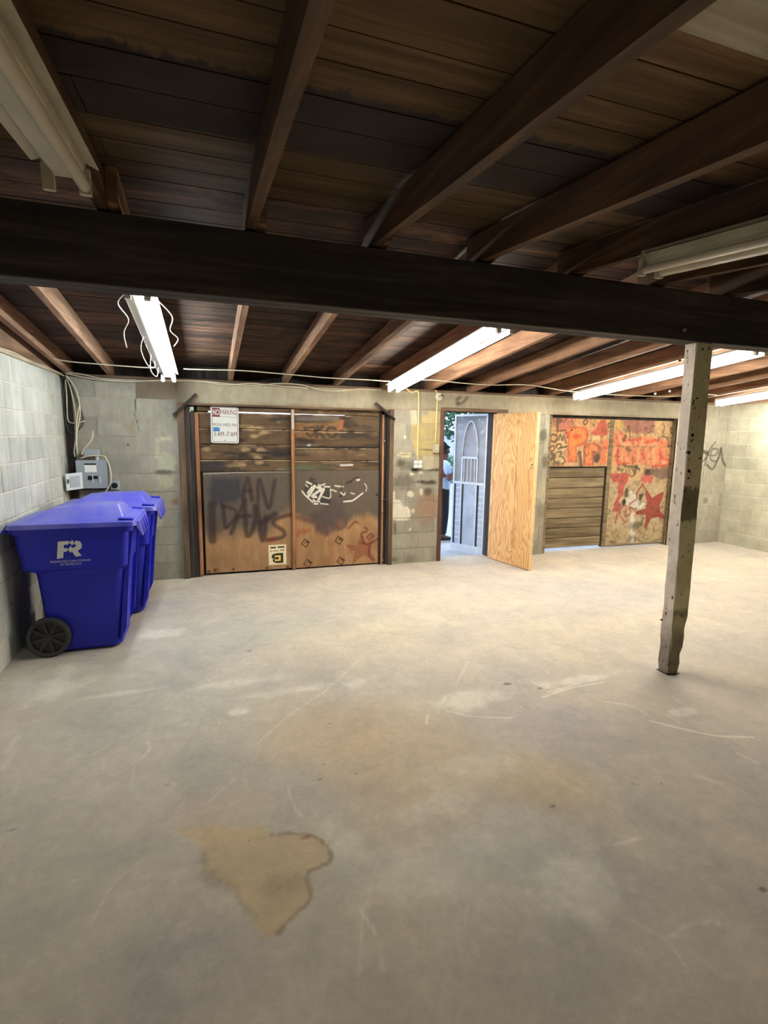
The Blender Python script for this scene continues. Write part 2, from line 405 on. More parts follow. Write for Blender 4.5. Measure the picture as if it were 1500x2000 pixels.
# ------------------------------------------------------------------ floor
def zpt(x0, y0, s):                                # zoomed-crop coordinates back to the photograph's pixels
    return lambda x, y: (x0 + x / s, y0 + y / s)
def fl(*pts):
    return [tuple(onZ(px, py)[:2]) for px, py in pts]
def floor_cols(U, V):
    P = np.stack([U, V], 1)
    base = np.array(srgb(196, 187, 173)); C = np.tile(base, (len(P), 1))
    n = fbm(U, V, 0.55, 5, 4)[:, None]
    C *= 0.90 + 0.2 * n
    mixc(C, sstep(0.45, 0.75, fbm(U, V, 0.9, 5, 21)), srgb(204, 194, 174), 0.6)
    mixc(C, sstep(0.5, 0.8, fbm(U, V, 0.7, 5, 33)), srgb(182, 178, 174), 0.6)
    for c, rx, ry, col, a in (((640, 1430), .30, .35, srgb(209, 182, 142), .45), ((790, 1470), .35, .5, srgb(209, 182, 138), .4),
                              ((1060, 1530), .22, .25, srgb(204, 180, 135), .45), ((420, 1580), .22, .18, srgb(200, 178, 157), .5),
                              ((500, 1230), .7, .35, srgb(178, 180, 171), .4), ((330, 1350), .6, .5, srgb(176, 176, 171), .35),
                              ((1080, 1420), .3, .3, srgb(176, 169, 173), .4), ((350, 1880), .25, .2, srgb(165, 156, 160), .5),
                              ((1150, 1250), .9, .5, srgb(215, 204, 177), .35), ((700, 1250), .6, .4, srgb(215, 200, 171), .35)):
        blob(C, P, onZ(*c)[:2], rx, ry, col, a, 0.6, 0.5, 3, 9)
    # pale rubbed patches
    for c, rx, ry, a in (((1125, 1725), .15, .12, .5), ((845, 1575), .16, .07, .35), ((930, 1500), .3, .1, .2), ((980, 1670), .35, .2, .28),
                         ((850, 1690), .25, .12, .3), ((320, 1235), .14, .1, .5), ((90, 1345), .22, .16, .42), ((120, 1330), .06, .3, .3), ((450, 1335), .3, .06, .35),
                         ((920, 1365), .25, .1, .5), ((1150, 1325), .3, .05, .55), ((1335, 1390), .1, .04, .6), ((690, 1335), .07, .05, .5),
                         ((230, 1355), .25, .03, .4), ((560, 1350), .3, .04, .3), ((465, 1390), .06, .03, .5), ((660, 1660), .08, .12, .3)):
        blob(C, P, onZ(*c)[:2], rx, ry, srgb(244, 238, 222), a, 0.55, 0.75, 9, 5)
    # brown leak stain
    s = fl((515, 1612), (530, 1632), (575, 1628), (612, 1634), (640, 1655), (646, 1682), (628, 1692), (600, 1708), (606, 1756), (580, 1782), (560, 1800),
           (545, 1822), (515, 1834), (498, 1812), (496, 1790), (470, 1760), (452, 1735), (420, 1722), (400, 1702), (398, 1670), (390, 1650), (350, 1622), (420, 1612), (470, 1620))
    pfill(C, P, s, srgb(202, 178, 138), 0.012, 0.8, 0.016, 16)
    k = s[1:12]
    kk = [(v.x, v.y) for v in smooth_path([(p[0], p[1], 0) for p in k], 4)]
    d = segdist(P, kk) + (fbm(U, V, 40, 3, 6) - .5) * .02
    mixc(C, 1 - sstep(0.003, 0.014, d), srgb(146, 124, 92), .7)
    d = segdist(P, s[14:20]) + (fbm(U, V, 30, 3, 6) - .5) * .05
    mixc(C, 1 - sstep(0.004, 0.03, d), srgb(150, 134, 112), .45)
    blob(C, P, onZ(555, 1728)[:2], .10, .05, srgb(150, 138, 116), .4, .5, .6, 14, 2)
    blob(C, P, onZ(598, 1635)[:2], .03, .008, srgb(140, 92, 66), .6, .5, .4, 30, 2)
    # scratches
    for pts, wd, a in (([(703, 1777), (735, 1825)], .004, .9), ([(710, 1770), (700, 1905)], .0025, .5), ([(738, 1680), (712, 1780)], .0025, .35), ([(740, 1875), (750, 1892)], .004, .5),
                       ([(563, 1538), (575, 1575), (592, 1597)], .005, .6), ([(288, 1448), (292, 1462), (276, 1482)], .008, .6), ([(262, 1495), (255, 1545)], .006, .4),
                       ([(835, 1397), (833, 1414)], .006, 1), ([(700, 1290), (640, 1345), (600, 1372), (555, 1405), (505, 1450)], .006, .55), ([(460, 1520), (410, 1565)], .008, .35),
                       ([(870, 1388), (930, 1400), (1000, 1402)], .012, .6), ([(1270, 1408), (1340, 1425), (1400, 1437), (1470, 1440)], .014, .8), ([(1060, 1362), (1110, 1345), (1180, 1332)], .012, .7),
                       ([(1070, 1352), (1130, 1335)], .012, .5), ([(1200, 1650), (1255, 1636)], .014, .5), ([(1310, 1830), (1345, 1808), (1405, 1798)], .008, .35), ([(1215, 1790), (1300, 1835), (1345, 1900)], .006, .3),
                       ([(1165, 1850), (1195, 1790)], .004, .2), ([(915, 1770), (908, 1800)], .006, .4), ([(735, 1590), (737, 1600)], .004, .7), ([(275, 1680), (220, 1730), (180, 1800)], .003, .45),
                       ([(890, 1340), (915, 1290)], .006, .6), ([(862, 1375), (870, 1360)], .008, .7), ([(1040, 1332), (1065, 1345)], .016, .5), ([(1180, 1370), (1230, 1378), (1265, 1395)], .010, .5),
                       ([(1360, 1515), (1410, 1530)], .02, .35), ([(30, 1440), (8, 1500)], .03, .25), ([(1440, 1470), (1480, 1490)], .02, .4), ([(180, 1475), (220, 1450)], .01, .3)):
        stroke(C, P, fl(*pts), max(wd, .009), srgb(246, 238, 222), max(wd * .5, .005), a * min(1, .35 + wd / .016))
    for px, py, r in ((487, 1271, .018), (327, 1533, .008), (633, 1492, .008), (625, 1522, .008), (696, 1511, .008), (990, 1336, .03), (1080, 1575, .014), (1490, 1738, .016),
                      (1055, 1344, .02), (462, 1715, .004), (440, 1683, .004), (30, 1620, .012), (645, 1413, .008), (1235, 1530, .01), (1290, 1530, .01), (488, 1640, .006)):
        blob(C, P, onZ(px, py)[:2], r, r * .5, srgb(92, 84, 72), .75, .4, .5, 40, 8)
    for _ in range(60):                                   # flecks of old paint
        x = random.uniform(-1.2, 4.0); y = random.uniform(1.0, 5.0); r = random.uniform(.003, .008)
        blob(C, P, (x, y), r, r, srgb(224, 214, 190), .8, .4, .4, 60, 8)
    return C
us = np.concatenate([np.arange(XL - .15, -.75, .03), np.arange(-.75, 3.1, .010), np.arange(3.1, XR + .15, .03)])
vs = np.concatenate([np.arange(YF - .15, .72, .12), np.arange(.72, 2.9, .010), np.arange(2.9, 6.44, .022)])
me = grid_mesh('floor', us, vs, lambda U, V: np.stack([U, V, np.zeros_like(U)], 1), floor_cols)
mesh_obj('floor', me, M_FLOOR, kind='structure', label='smooth grey-beige concrete slab floor with scratches and stains')
_bm = bmesh.new(); addbox(_bm, (XL - .15, YF - .15, -.2), (XR + .15, 6.42, -.004)); FSUB = bm_obj('floor_edge', _bm, M_MORTAR_B, parent=bpy.data.objects['floor'])

# ------------------------------------------------------------------ block walls
_bcache = {}
def block_mesh(l, h, d, mat):
    k = (round(l, 3), round(h, 3), round(d, 3), mat.name)
    if k not in _bcache:
        bm = bmesh.new(); addbox(bm, (-l / 2, 0, 0), (l / 2, d, h))
        bmesh.ops.bevel(bm, geom=[e for e in bm.edges if all(abs(v.co.y) < 1e-6 for v in e.verts)], offset=.004, segments=1, affect='EDGES')
        bmesh.ops.recalc_face_normals(bm, faces=bm.faces)
        me = bpy.data.meshes.new('block'); bm.to_mesh(me); bm.free(); me.materials.append(mat); _bcache[k] = me
    return _bcache[k]
GAP = .007
def course_spans(a, b, k, phase):
    """block intervals of course k between a and b, running bond of .406"""
    P = .4064; o = phase + (P / 2 if k % 2 else 0)
    i = math.floor((a - o) / P); out = []
    while True:
        s = max(a, o + i * P); e = min(b, o + (i + 1) * P); i += 1
        if s >= b - 1e-6: break
        out.append((s, e))
    if len(out) > 1 and out[0][1] - out[0][0] < .06: out[1] = (out[0][0], out[1][1]); out.pop(0)
    if len(out) > 1 and out[-1][1] - out[-1][0] < .06: out[-2] = (out[-2][0], out[-1][1]); out.pop()
    return out
# left wall
def side_wall(name, x, sgn, mat, phase, label):
    """sgn = +1: room on the +X side of the face"""
    th = .19
    lo, hi = (x - th, x - .004) if sgn > 0 else (x + .004, x + th)
    wl = box(name, (lo, YF - .2, -.15), (hi, YB + .2, WTOP), M_MORTAR, kind='structure', label=label)
    for k in range(11):
        for s, e in course_spans(YF, YB, k, phase):
            l = e - s - GAP
            o = bpy.data.objects.new('block', block_mesh(l, HC - GAP, .05, mat)); o.location = (x + sgn * random.uniform(-.0015, .0015), (s + e) / 2, k * HC + GAP / 2)
            o.rotation_euler = (0, 0, math.pi / 2 if sgn > 0 else -math.pi / 2); put(o, parent=wl)
    return wl
WL = side_wall('wall_left', XL, 1, M_BLOCK_L, YB - .22, 'pale washed concrete block wall beside the blue carts')
WR = side_wall('wall_right', XR, -1, M_BLOCK_R, YB - .12, 'bare grey concrete block wall at the far right')
WF = box('wall_front', (XL - .19, YF - .2, -.15), (XR + .19, YF, WTOP), M_MORTAR, kind='structure', label='concrete block wall behind the viewer')
# gable infill above the side walls
def gable(x0, x1, parent):
    bm = bmesh.new()
    pts = [(YF - .2, WTOP), (YB + .2, WTOP), (YB + .2, rz(YB) + RH), (YRIDGE, ZRIDGE + RH), (YF - .2, rz(YF) + RH)]
    addpoly(bm, pts, x0, x1, lambda u, v, w: Vector((w, u, v)))
    return bm_obj('gable_board', bm, M_GABLE, parent=parent)
gable(XL - .19, XL - .03, WL); gable(XR + .03, XR + .19, WR)
box('sill_board', (XL - .10, YF, WTOP), (XL + .015, YB, WTOP + .028), M_TRIMW, parent=WL)
box('sill_board', (XR - .015, YF, WTOP), (XR + .10, YB, WTOP + .028), M_TRIMW, parent=WR)

# back wall with its stains, old paint and tags
XD1, XD2 = -.275, 2.195            # left garage doorway
XP1, XP2 = 2.905, 3.70             # pedestrian doorway
XG1, XG2 = 4.54, 6.87              # right garage doorway
zw = zpt(750, 750, 5.55)
def wl_(*pts, z=zw): return [(p.x, p.z) for p in (onY(*z(a, b), YB) for a, b in pts)]
def wall_cols(P):
    x, z = P[:, 0], P[:, 1]
    C = np.tile(np.array(srgb(160, 155, 140)), (len(P), 1))
    C *= 0.88 + .24 * fbm(x, z, 5, 5, 3)[:, None]
    C *= (0.90 + .2 * fbm(x * 6, z * .5, 3, 4, 8))[:, None]
    m = (x < -.2); C[m] *= np.array([.99, 1.0, 1.03])
    m = (x > 6.5); C[m] *= np.array([1.14, 1.16, 1.15])
    zz = zpt(120, 720, 5.769); q = lambda *p: wl_(*p, z=zz)
    # patches left of the garage door
    pfill(C, P, q((1060, 780), (1240, 745), (1240, 800), (1080, 820), (1100, 1000), (1060, 990)), srgb(196, 194, 158), .012, .6, .03, 20)
    pfill(C, P, q((1060, 950), (1160, 920), (1270, 1000), (1290, 1180), (1090, 1180)), srgb(190, 190, 160), .012, .55, .03, 18)
    pfill(C, P, q((1100, 1200), (1290, 1190), (1280, 1350), (1100, 1340)), srgb(192, 192, 158), .012, .5, .05, 22)
    blob(C, P, q((1170, 1165))[0], .11, .025, srgb(70, 68, 66), .8, .5, .3, 14)
    blob(C, P, tuple(wl_((342, 980), z=lambda a, b: (a, b)))[0], .035, .03, srgb(150, 82, 68), .7, .6, .4, 20)
    blob(C, P, q((800, 680))[0], .05, .06, srgb(150, 140, 112), .6, .5, .5, 20)
    blob(C, P, q((1000, 290))[0], .35, .03, srgb(176, 168, 144), .5, .5, .5, 10)
    stroke(C, P, q((848, 150), (852, 330), (832, 350), (830, 530), (862, 620), (875, 700)), .010, srgb(50, 46, 42), .003, .9, False)
    blob(C, P, q((752, 858))[0], .014, .012, srgb(52, 48, 44), .9, .4, .3, 30)
    # pier between the garage door and the pedestrian door
    pfill(C, P, wl_((320, 440), (400, 420), (400, 330), (470, 330), (480, 290), (560, 300), (600, 330), (610, 780), (380, 780), (330, 780), (320, 700), (290, 590), (290, 480)), srgb(192, 172, 114), .010, .75, .03, 12)
    pfill(C, P, wl_((420, 790), (612, 785), (600, 920), (410, 930)), srgb(184, 176, 150), .01, .8, .012, 20)
    pfill(C, P, wl_((285, 245), (355, 240), (352, 440), (290, 445)), srgb(206, 196, 170), .008, .9, .01, 20)
    pfill(C, P, wl_((80, 1130), (120, 1180), (130, 1260), (200, 1270), (220, 1330), (270, 1360), (300, 1420), (280, 1470), (80, 1480)), srgb(232, 226, 206), .012, .95, .035, 16)
    pfill(C, P, wl_((140, 770), (180, 745), (290, 755), (290, 790), (200, 800)), srgb(224, 212, 170), .006, .8, .02, 24)
    for c, rx, ry, a in (((200, 760), .12, .008, .8), ((180, 860), .05, .05, .6), ((240, 880), .1, .06, .5), ((400, 1060), .08, .022, .85), ((500, 1070), .09, .03, .85), ((480, 1170), .06, .05, .8),
                         ((200, 1060), .17, .10, .55), ((330, 930), .05, .03, .9), ((560, 930), .09, .02, .8), ((480, 940), .1, .01, .7), ((120, 1560), .02, .08, .6), ((110, 1900), .05, .03, .5), ((290, 1890), .1, .06, .35)):
        blob(C, P, wl_(c)[0], rx, ry, srgb(58, 52, 44), a, .5, .5, 14, 6)
    for c, rx, ry in (((290, 1195), .045, .04), ((305, 975), .03, .02), ((400, 960), .03, .025), ((405, 1165), .025, .05), ((280, 1575), .02, .02), ((315, 1375), .02, .03), ((90, 800), .015, .06), ((90, 990), .015, .03), ((230, 575), .02, .02)):
        blob(C, P, wl_(c)[0], rx, ry, srgb(228, 220, 194), .9, .3, .5, 24, 12)
    blob(C, P, wl_((460, 1330))[0], .17, .2, srgb(158, 116, 88), .65, .5, .4, 6, 2)
    stroke(C, P, wl_((385, 708), (540, 718)), .018, srgb(112, 92, 54), .004, .8)
    stroke(C, P, wl_((410, 430), (600, 435)), .008, srgb(132, 112, 60), .003, .7)
    # wall right of the pedestrian door
    for c, rx, ry, a in (((1060, 850), .06, .10, .7), ((1064, 900), .05, .10, .6), ((1056, 1000), .08, .12, .35)):
        blob(C, P, wl_(c, z=lambda a, b: (a, b))[0], rx, ry, srgb(64, 62, 52), a, .5, .4, 10, 6)
    blob(C, P, wl_((1058, 960), z=lambda a, b: (a, b))[0], .07, .16, srgb(196, 190, 164), .5, .5, .6, 14, 6)
    # black tag on the right end
    zt = zpt(1340, 760, 5.88); T = lambda *p: wl_(*p, z=zt); ink = srgb(66, 60, 58)
    for s, wd in (([(175, 650), (165, 780), (190, 830), (240, 760), (200, 700)], .03), ([(210, 880), (270, 700), (335, 610)], .025), ([(240, 870), (300, 920), (350, 840), (400, 690)], .035),
                  ([(400, 680), (420, 820), (450, 880)], .045), ([(250, 760), (330, 760), (370, 700), (300, 690), (280, 800), (340, 830), (390, 770)], .025), ([(190, 720), (250, 730)], .06)):
        stroke(C, P, T(*s), wd, ink, .010, .75)
    blob(C, P, T((225, 1280))[0], .05, .05, srgb(96, 92, 80), .6, .5, .3, 10)
    blob(C, P, T((520, 1500))[0], .03, .06, srgb(60, 56, 50), .7, .5, .4, 20)
    return C
regions = [(XL, XD1), (XD2, XP1), (XP2, XG1), (XG2, XR)]
bm = bmesh.new()
for a, b in regions: addbox(bm, (a, YB + .004, -.15), (b, YB + .19, WTOP))
WB = bm_obj('wall_back', bm, M_MORTAR_B, kind='structure', label='stained concrete block wall with the garage doorways')
def paint_block(x0, x1, z0, z1, y):
    us = np.linspace(x0, x1, max(3, int((x1 - x0) / .012))); vs = np.linspace(z0, z1, max(3, int((z1 - z0) / .012)))
    j = random.uniform(.88, 1.08)
    ev = [(x0, y, z0), (x1, y, z0), (x1, y, z1), (x0, y, z1), (x0, y + .05, z0), (x1, y + .05, z0), (x1, y + .05, z1), (x0, y + .05, z1)]
    ef = [(0, 4, 5, 1), (1, 5, 6, 2), (2, 6, 7, 3), (3, 7, 4, 0)]
    me = grid_mesh('block', us, vs, lambda U, V: np.stack([U, np.full_like(U, y), V], 1), lambda U, V: wall_cols(np.stack([U, V], 1)) * j, (ev, ef, srgb(150, 143, 124)))
    return mesh_obj('block', me, M_WALLPAINT, parent=WB)
for (a, b), ph in zip(regions, (-1.10, 2.40, 3.85, 7.30)):
    for k in range(11):
        bb = b
        if k == 10:
            if a == XL: bb = -.70
            elif b != XR: continue
        for s, e in course_spans(a, bb, k, ph):
            e2 = GAP / 2 if e < bb - 1e-4 else 0; s2 = GAP / 2 if s > a + 1e-4 else 0
            paint_block(s + s2, e - e2, k * HC + GAP / 2, (k + 1) * HC - GAP / 2, YB + random.uniform(-.0015, .0015))
# cast concrete lintel over all openings
def lintel_cols(P):
    x, z = P[:, 0], P[:, 1]
    C = np.tile(np.array(srgb(162, 153, 132)), (len(P), 1)); C *= (.84 + .3 * fbm(x * .8, z * 2, 4, 5, 5))[:, None]
    C *= (.9 + .2 * fbm(x * 8, z * .6, 3, 4, 9))[:, None]
    mixc(C, sstep(.2, -.7, x) * sstep(-.9, -.7, x), srgb(112, 96, 82), .8)
    mixc(C, (1 - sstep(1.985, 2.02, z + (fbm(x, z, 6, 3, 2) - .5) * .06)), srgb(120, 100, 74), .5)
    zl = lambda *p: wl_(*p, z=lambda a, b: (a, b))
    stroke(C, P, zl((894, 788), (892, 780), (898, 777)), .035, srgb(60, 56, 50), .02, .8)
    stroke(C, P, zl((892, 790), (904, 786), (913, 776)), .03, srgb(60, 56, 50), .02, .8)
    return C
painted_slab('lintel', XD1 - .03, XG2, 1.985, WTOP, YB - .006, .19, lintel_cols, .02, M_WALLPAINT, parent=WB, side=srgb(120, 110, 92))
painted_slab('lintel', -.70, XD1 - .032, 10 * HC + .004, WTOP, YB - .004, .19, lintel_cols, .02, M_WALLPAINT, parent=WB, side=srgb(120, 110, 92))
# timber plate on top of the back and front walls, closed to the roof behind it
TP = box('trim_1', (XL, YB - .02, WTOP + .001), (XR, YB + .14, WTOP + .028), M_TRIMX, .003, kind='structure', label='brown timber plate along the top of the block wall')
box('trim_2', (XL - .2, YB + .14, WTOP - .01), (XR + .2, YB + .19, rz(YB) + RH + .1), M_DARKJAMB, kind='structure', label='dark fascia board above the block wall')
box('trim_3', (XL - .2, YF - .19, WTOP - .01), (XR + .2, YF - .14, rz(YF) + RH + .1), M_DARKJAMB, kind='structure', label='dark fascia board behind the viewer')

# ------------------------------------------------------------------ roof: deck, planks, rafters, ridge beam
bm = bmesh.new()
for s in (1, -1):
    ye = YRIDGE + s * 3.85; t = RH + .028
    a = (YRIDGE, ZRIDGE + t); b = (ye, rz(ye) + t)
    pts = [a, b, (b[0], b[1] + .04), (a[0], a[1] + .04)]
    addpoly(bm, pts, XL - .19, XR + .19, lambda u, v, w_: Vector((w_, u, v)))
CE = bm_obj('ceiling', bm, M_DECK_DARK, kind='structure', label='low gable roof of dark planks on rafters')
ang = math.atan(SLOPE)
back_x = [-1.335, -.945, -.345] + [.27 + .61 * i for i in range(0, 13)]
def plank_mesh(l, w_, mat, key={}):
    k = (round(l, 2), round(w_, 3), mat.name)
    if k not in key:
        bm = bmesh.new(); addbox(bm, (-l / 2, -w_ / 2, 0), (l / 2, w_ / 2, .026))
        me = bpy.data.meshes.new('plank'); bmesh.ops.recalc_face_normals(bm, faces=bm.faces); bm.to_mesh(me); bm.free(); me.materials.append(mat); key[k] = me
    return key[k]
rnd = random.Random(3)
for s in (1, -1):
    d = 0.0; row = 0
    while d < 3.70:
        wd = (.14, .185, .19, .235)[rnd.randrange(4)]; 
        if d + wd > 3.78: wd = 3.78 - d
        yc = YRIDGE + s * (d + wd / 2); zc = ZRIDGE - SLOPE * (d + wd / 2) + RH
        cuts = sorted(rnd.sample([x for x in back_x[2:-1]], 2)); xs = [XL - .1] + cuts + [XR + .1]
        for a, b in zip(xs, xs[1:]):
            mat = M_DECK
            if s < 0: mat = M_DECK_NEAR
            o = bpy.data.objects.new('plank', plank_mesh(b - a - .004, wd - .006, mat)); o.location = ((a + b) / 2, yc, zc + rnd.uniform(0, .002))
            o.rotation_euler = (-s * ang, 0, 0); put(o, parent=CE)
        d += wd; row += 1
yp = .905; o = box('plank', (.857, -.15, -.012), (1.42, .15, 0), M_DECK_PALE, loc=(0, yp, rz(yp) + RH - .001), parent=CE); o.rotation_euler = (ang, 0, 0)
o['label'] = 'pale patch board'
# ragged old bitumen smear on the planks above the viewer
def rafter(x, s, hw=.0225):
    ye = YRIDGE + s * 3.72
    ys = YRIDGE - s * .10
    zs = ZRIDGE - SLOPE * (-.10); ze = ZRIDGE - SLOPE * 3.72
    bm = bmesh.new(); addpoly(bm, [(ys, zs), (ye, ze), (ye, ze + RH - .001), (ys, zs + RH - .022)], x - hw, x + hw, lambda u, v, w_: Vector((w_, u, v)))
    return bm_obj('rafter', bm, M_RAFTER if s > 0 else M_RAFTER_DARK, parent=CE)
for x in back_x:
    rafter(x, 1)
    if x > XL + .1: rafter(x - .047, -1)
RB = empty('ridge_beam', (3.3, YRIDGE, 2.287), label='dark doubled timber beam spanning the garage on the worn post', cat='beam')
def lbox(name, root, lo, hi, mat, bev=0.0, **kw):
    L0 = root.location
    return box(name, tuple(lo[i] - L0[i] for i in range(3)), tuple(hi[i] - L0[i] for i in range(3)), mat, bev, parent=root, **kw)
lbox('front_ply', RB, (XL + .01, 2.63, 2.287), (XR - .01, 2.70, 2.587), M_BEAM, .004)
lbox('rear_ply', RB, (XL + .01, 2.702, 2.287), (XR - .01, 2.772, 2.604), M_BEAM, .004)
bp = onY(1335, 645, 2.63); bm = bmesh.new(); addcyl(bm, (bp.x - 3.3, 2.631 - YRIDGE, bp.z - 2.287), (bp.x - 3.3, 2.618 - YRIDGE, bp.z - 2.287), .012, n=6)
bm_obj('bolt', bm, M_ZINC, parent=RB)
# ------------------------------------------------------------------ left garage door (door_1): planks above, plywood below
YD = 6.275
def onP(z, Y):                                     # crop coords -> (X, Z) on the plane Y
    def f(*pts): return [(p.x, p.z) for p in (onY(*z(a, b), Y) for a, b in pts)]
    return f
z2 = zpt(330, 740, 3.3333); A1 = onP(z2, YD); zr = zpt(580, 920, 9.375); A2 = onP(zr, YD)
WOODTAN, WOODRED = srgb(168, 130, 92), srgb(150, 96, 62)
def ply_base(P, seed):
    x, z = P[:, 0], P[:, 1]; C = np.tile(np.array(WOODTAN), (len(P), 1))
    C *= (.82 + .36 * fbm(x * 7, z * .7, 3, 5, seed))[:, None]
    mixc(C, sstep(.5, .8, fbm(x * 2, z, 3, 4, seed + 9)), srgb(136, 98, 68), .6)
    return C
def left_ply(P):
    x, z = P[:, 0], P[:, 1]; C = ply_base(P, 3)
    n = fbm(x, z, 5, 4, 14)
    edge = .47 + .10 * (n - .5) * 2 + np.where(x > .62, sstep(.62, .95, x) * .28, 0)
    mixc(C, sstep(edge - .10, edge + .16, z), srgb(88, 82, 74), .93)
    C *= (.92 + .16 * fbm(x * 3, z * 3, 6, 4, 31))[:, None]
    pfill(C, P, A1((275, 640), (470, 640), (480, 760), (440, 800), (280, 830), (255, 740)), srgb(56, 56, 62), .05, .85)
    ink = srgb(58, 44, 44)
    for s, wd in (([(482, 770), (512, 645), (540, 790)], .05), ([(490, 730), (535, 730)], .04), ([(578, 800), (588, 655), (650, 840), (688, 660)], .045), ([(278, 820), (284, 1050)], .09), ([(350, 820), (366, 965)], .05),
                  ([(352, 830), (425, 850), (432, 900), (375, 970)], .04), ([(405, 1005), (455, 880), (490, 790)], .045), ([(490, 790), (510, 1020), (560, 930), (560, 830)], .06), ([(440, 900), (530, 890)], .05),
                  ([(575, 830), (610, 1050), (630, 900)], .06), ([(790, 885), (700, 910), (680, 945), (745, 990), (740, 1030), (640, 1050)], .05), ([(600, 940), (690, 880)], .07)):
        stroke(C, P, A1(*s), wd, ink, .022, .78)
    stroke(C, P, A1((650, 1050), (690, 1040)), .04, srgb(130, 50, 40), .02, .7)
    stroke(C, P, A1((205, 620), (500, 608), (795, 605)), .010, srgb(196, 190, 176), .004, .6)
    for px, py in ((260, 1255), (300, 1245), (420, 1240), (640, 1230), (770, 1225)): blob(C, P, A1((px, py))[0], .02, .02, srgb(80, 52, 34), .8, .5, .4, 20)
    return C
def right_ply(P):
    x, z = P[:, 0], P[:, 1]; C = ply_base(P, 8)
    mixc(C, sstep(.45, .8, fbm(x * 3, z, 3, 4, 5)), srgb(164, 106, 70), .5)
    n = fbm(x, z, 6, 4, 24)
    e = [p for p in A2((0, 880), (250, 950), (520, 1010), (900, 1020), (1040, 860), (1300, 820), (1500, 960))]
    ed = np.interp(x, [p[0] for p in e], [p[1] for p in e]) + (n - .5) * .16
    mixc(C, sstep(ed - .05, ed + .10, z), srgb(92, 84, 74), .94)
    pfill(C, P, A2((620, 480), (860, 520), (890, 850), (820, 1060), (560, 1180), (330, 1080), (230, 800), (450, 680)), srgb(84, 72, 72), .05, .75, .03)
    for s in ([(520, 950), (540, 1170)], [(390, 940), (360, 1090)], [(700, 980), (780, 1060), (880, 1000), (880, 900)], [(430, 1000), (450, 1150)]): stroke(C, P, A2(*s), .045, srgb(92, 66, 66), .02, .6)
    pfill(C, P, A2((0, 1080), (260, 1040), (280, 1110), (0, 1190)), srgb(150, 76, 48), .03, .6, .02)
    stroke(C, P, A2((0, 850), (180, 900), (280, 930)), .05, srgb(96, 60, 48), .03, .6)
    pfill(C, P, A2((700, 880), (840, 870), (870, 960), (790, 1030), (700, 980)), srgb(130, 90, 74), .03, .5)
    # star and letters, faded dark red
    pfill(C, P, A2((860, 1345), (1090, 1360), (1180, 1140), (1250, 1330), (1420, 1240), (1330, 1430), (1440, 1640), (1220, 1540), (1020, 1700), (1060, 1480)), srgb(130, 68, 52), .012, .6, .01)
    for s in ([(1180, 1310), (1300, 1340), (1470, 1250)], [(1280, 1220), (1350, 1150), (1400, 1200)], [(1310, 1260), (1370, 1210)], [(1340, 1370), (1320, 1540), (1400, 1640)], [(1250, 1120), (1180, 1150), (1240, 1320)], [(940, 1050), (1060, 930), (1120, 950)], [(1240, 1040), (1290, 1060), (1270, 1110)]):
        stroke(C, P, A2(*s), .03, srgb(104, 50, 40), .010, .7)
    # grade stamps
    for cx, cy in ((155, 1320), (770, 1270), (200, 1690), (800, 1645)):
        R = lambda u, v: (cx + u * .82 - v * .55, cy + u * .52 + v * .85)
        pfill(C, P, A2(R(-62, -62), R(62, -62), R(62, 62), R(-62, 62)), srgb(62, 50, 42), .004, .9)
        for s in ([(-30, -30), (-30, 30), (30, 30), (30, -5), (5, -5)],): stroke(C, P, A2(*[R(*q) for q in s]), .018, srgb(170, 126, 84), .004, .95, False)
    # brushed number plate drawing in white
    pfill(C, P, A2((130, 330), (250, 130), (400, 250), (620, 290), (610, 590), (330, 600), (150, 430)), srgb(54, 50, 44), .015, .75, .01)
    W = srgb(222, 216, 200)
    for s, wd in (([(180, 200), (265, 240)], .022), ([(95, 370), (160, 450), (290, 570)], .018), ([(320, 600), (380, 598)], .02), ([(430, 595), (570, 610)], .014), ([(395, 255), (450, 262), (510, 235)], .016),
                  ([(500, 285), (600, 290)], .018), ([(625, 340), (720, 375)], .014), ([(700, 270), (760, 280), (840, 285)], .018), ([(1100, 165), (1140, 160)], .024), ([(860, 560), (1000, 545), (1060, 515), (1205, 405)], .020),
                  ([(320, 280), (215, 450)], .040), ([(375, 300), (430, 310), (420, 350), (285, 455), (345, 475)], .034), ([(440, 370), (490, 335), (400, 515)], .030), ([(190, 400), (270, 290)], .016), ([(470, 470), (590, 500), (615, 460)], .014),
                  ([(300, 530), (335, 560)], .022), ([(370, 550), (410, 560)], .022), ([(990, 400), (1050, 420)], .014), ([(800, 390), (860, 440), (880, 400)], .016), ([(1240, 230), (1280, 300), (1260, 370)], .010), ([(160, 250), (200, 290)], .012), ([(610, 330), (620, 450)], .01)):
        stroke(C, P, A2(*s), wd, W, .003, .92)
    for s in ([(880, 230), (1000, 180), (1060, 130), (1130, 115)], [(930, 190), (940, 240)], [(980, 170), (990, 215)], [(820, 270), (800, 370)], [(250, 130), (330, 150)]): stroke(C, P, A2(*s), .016, srgb(40, 38, 34), .006, .8)
    blob(C, P, A2((800, 460))[0], .014, .014, srgb(8, 8, 8), 1, .2, .1, 20)
    blob(C, P, A2((1460, 435))[0], .012, .014, srgb(8, 8, 8), 1, .2, .1, 20)
    return C
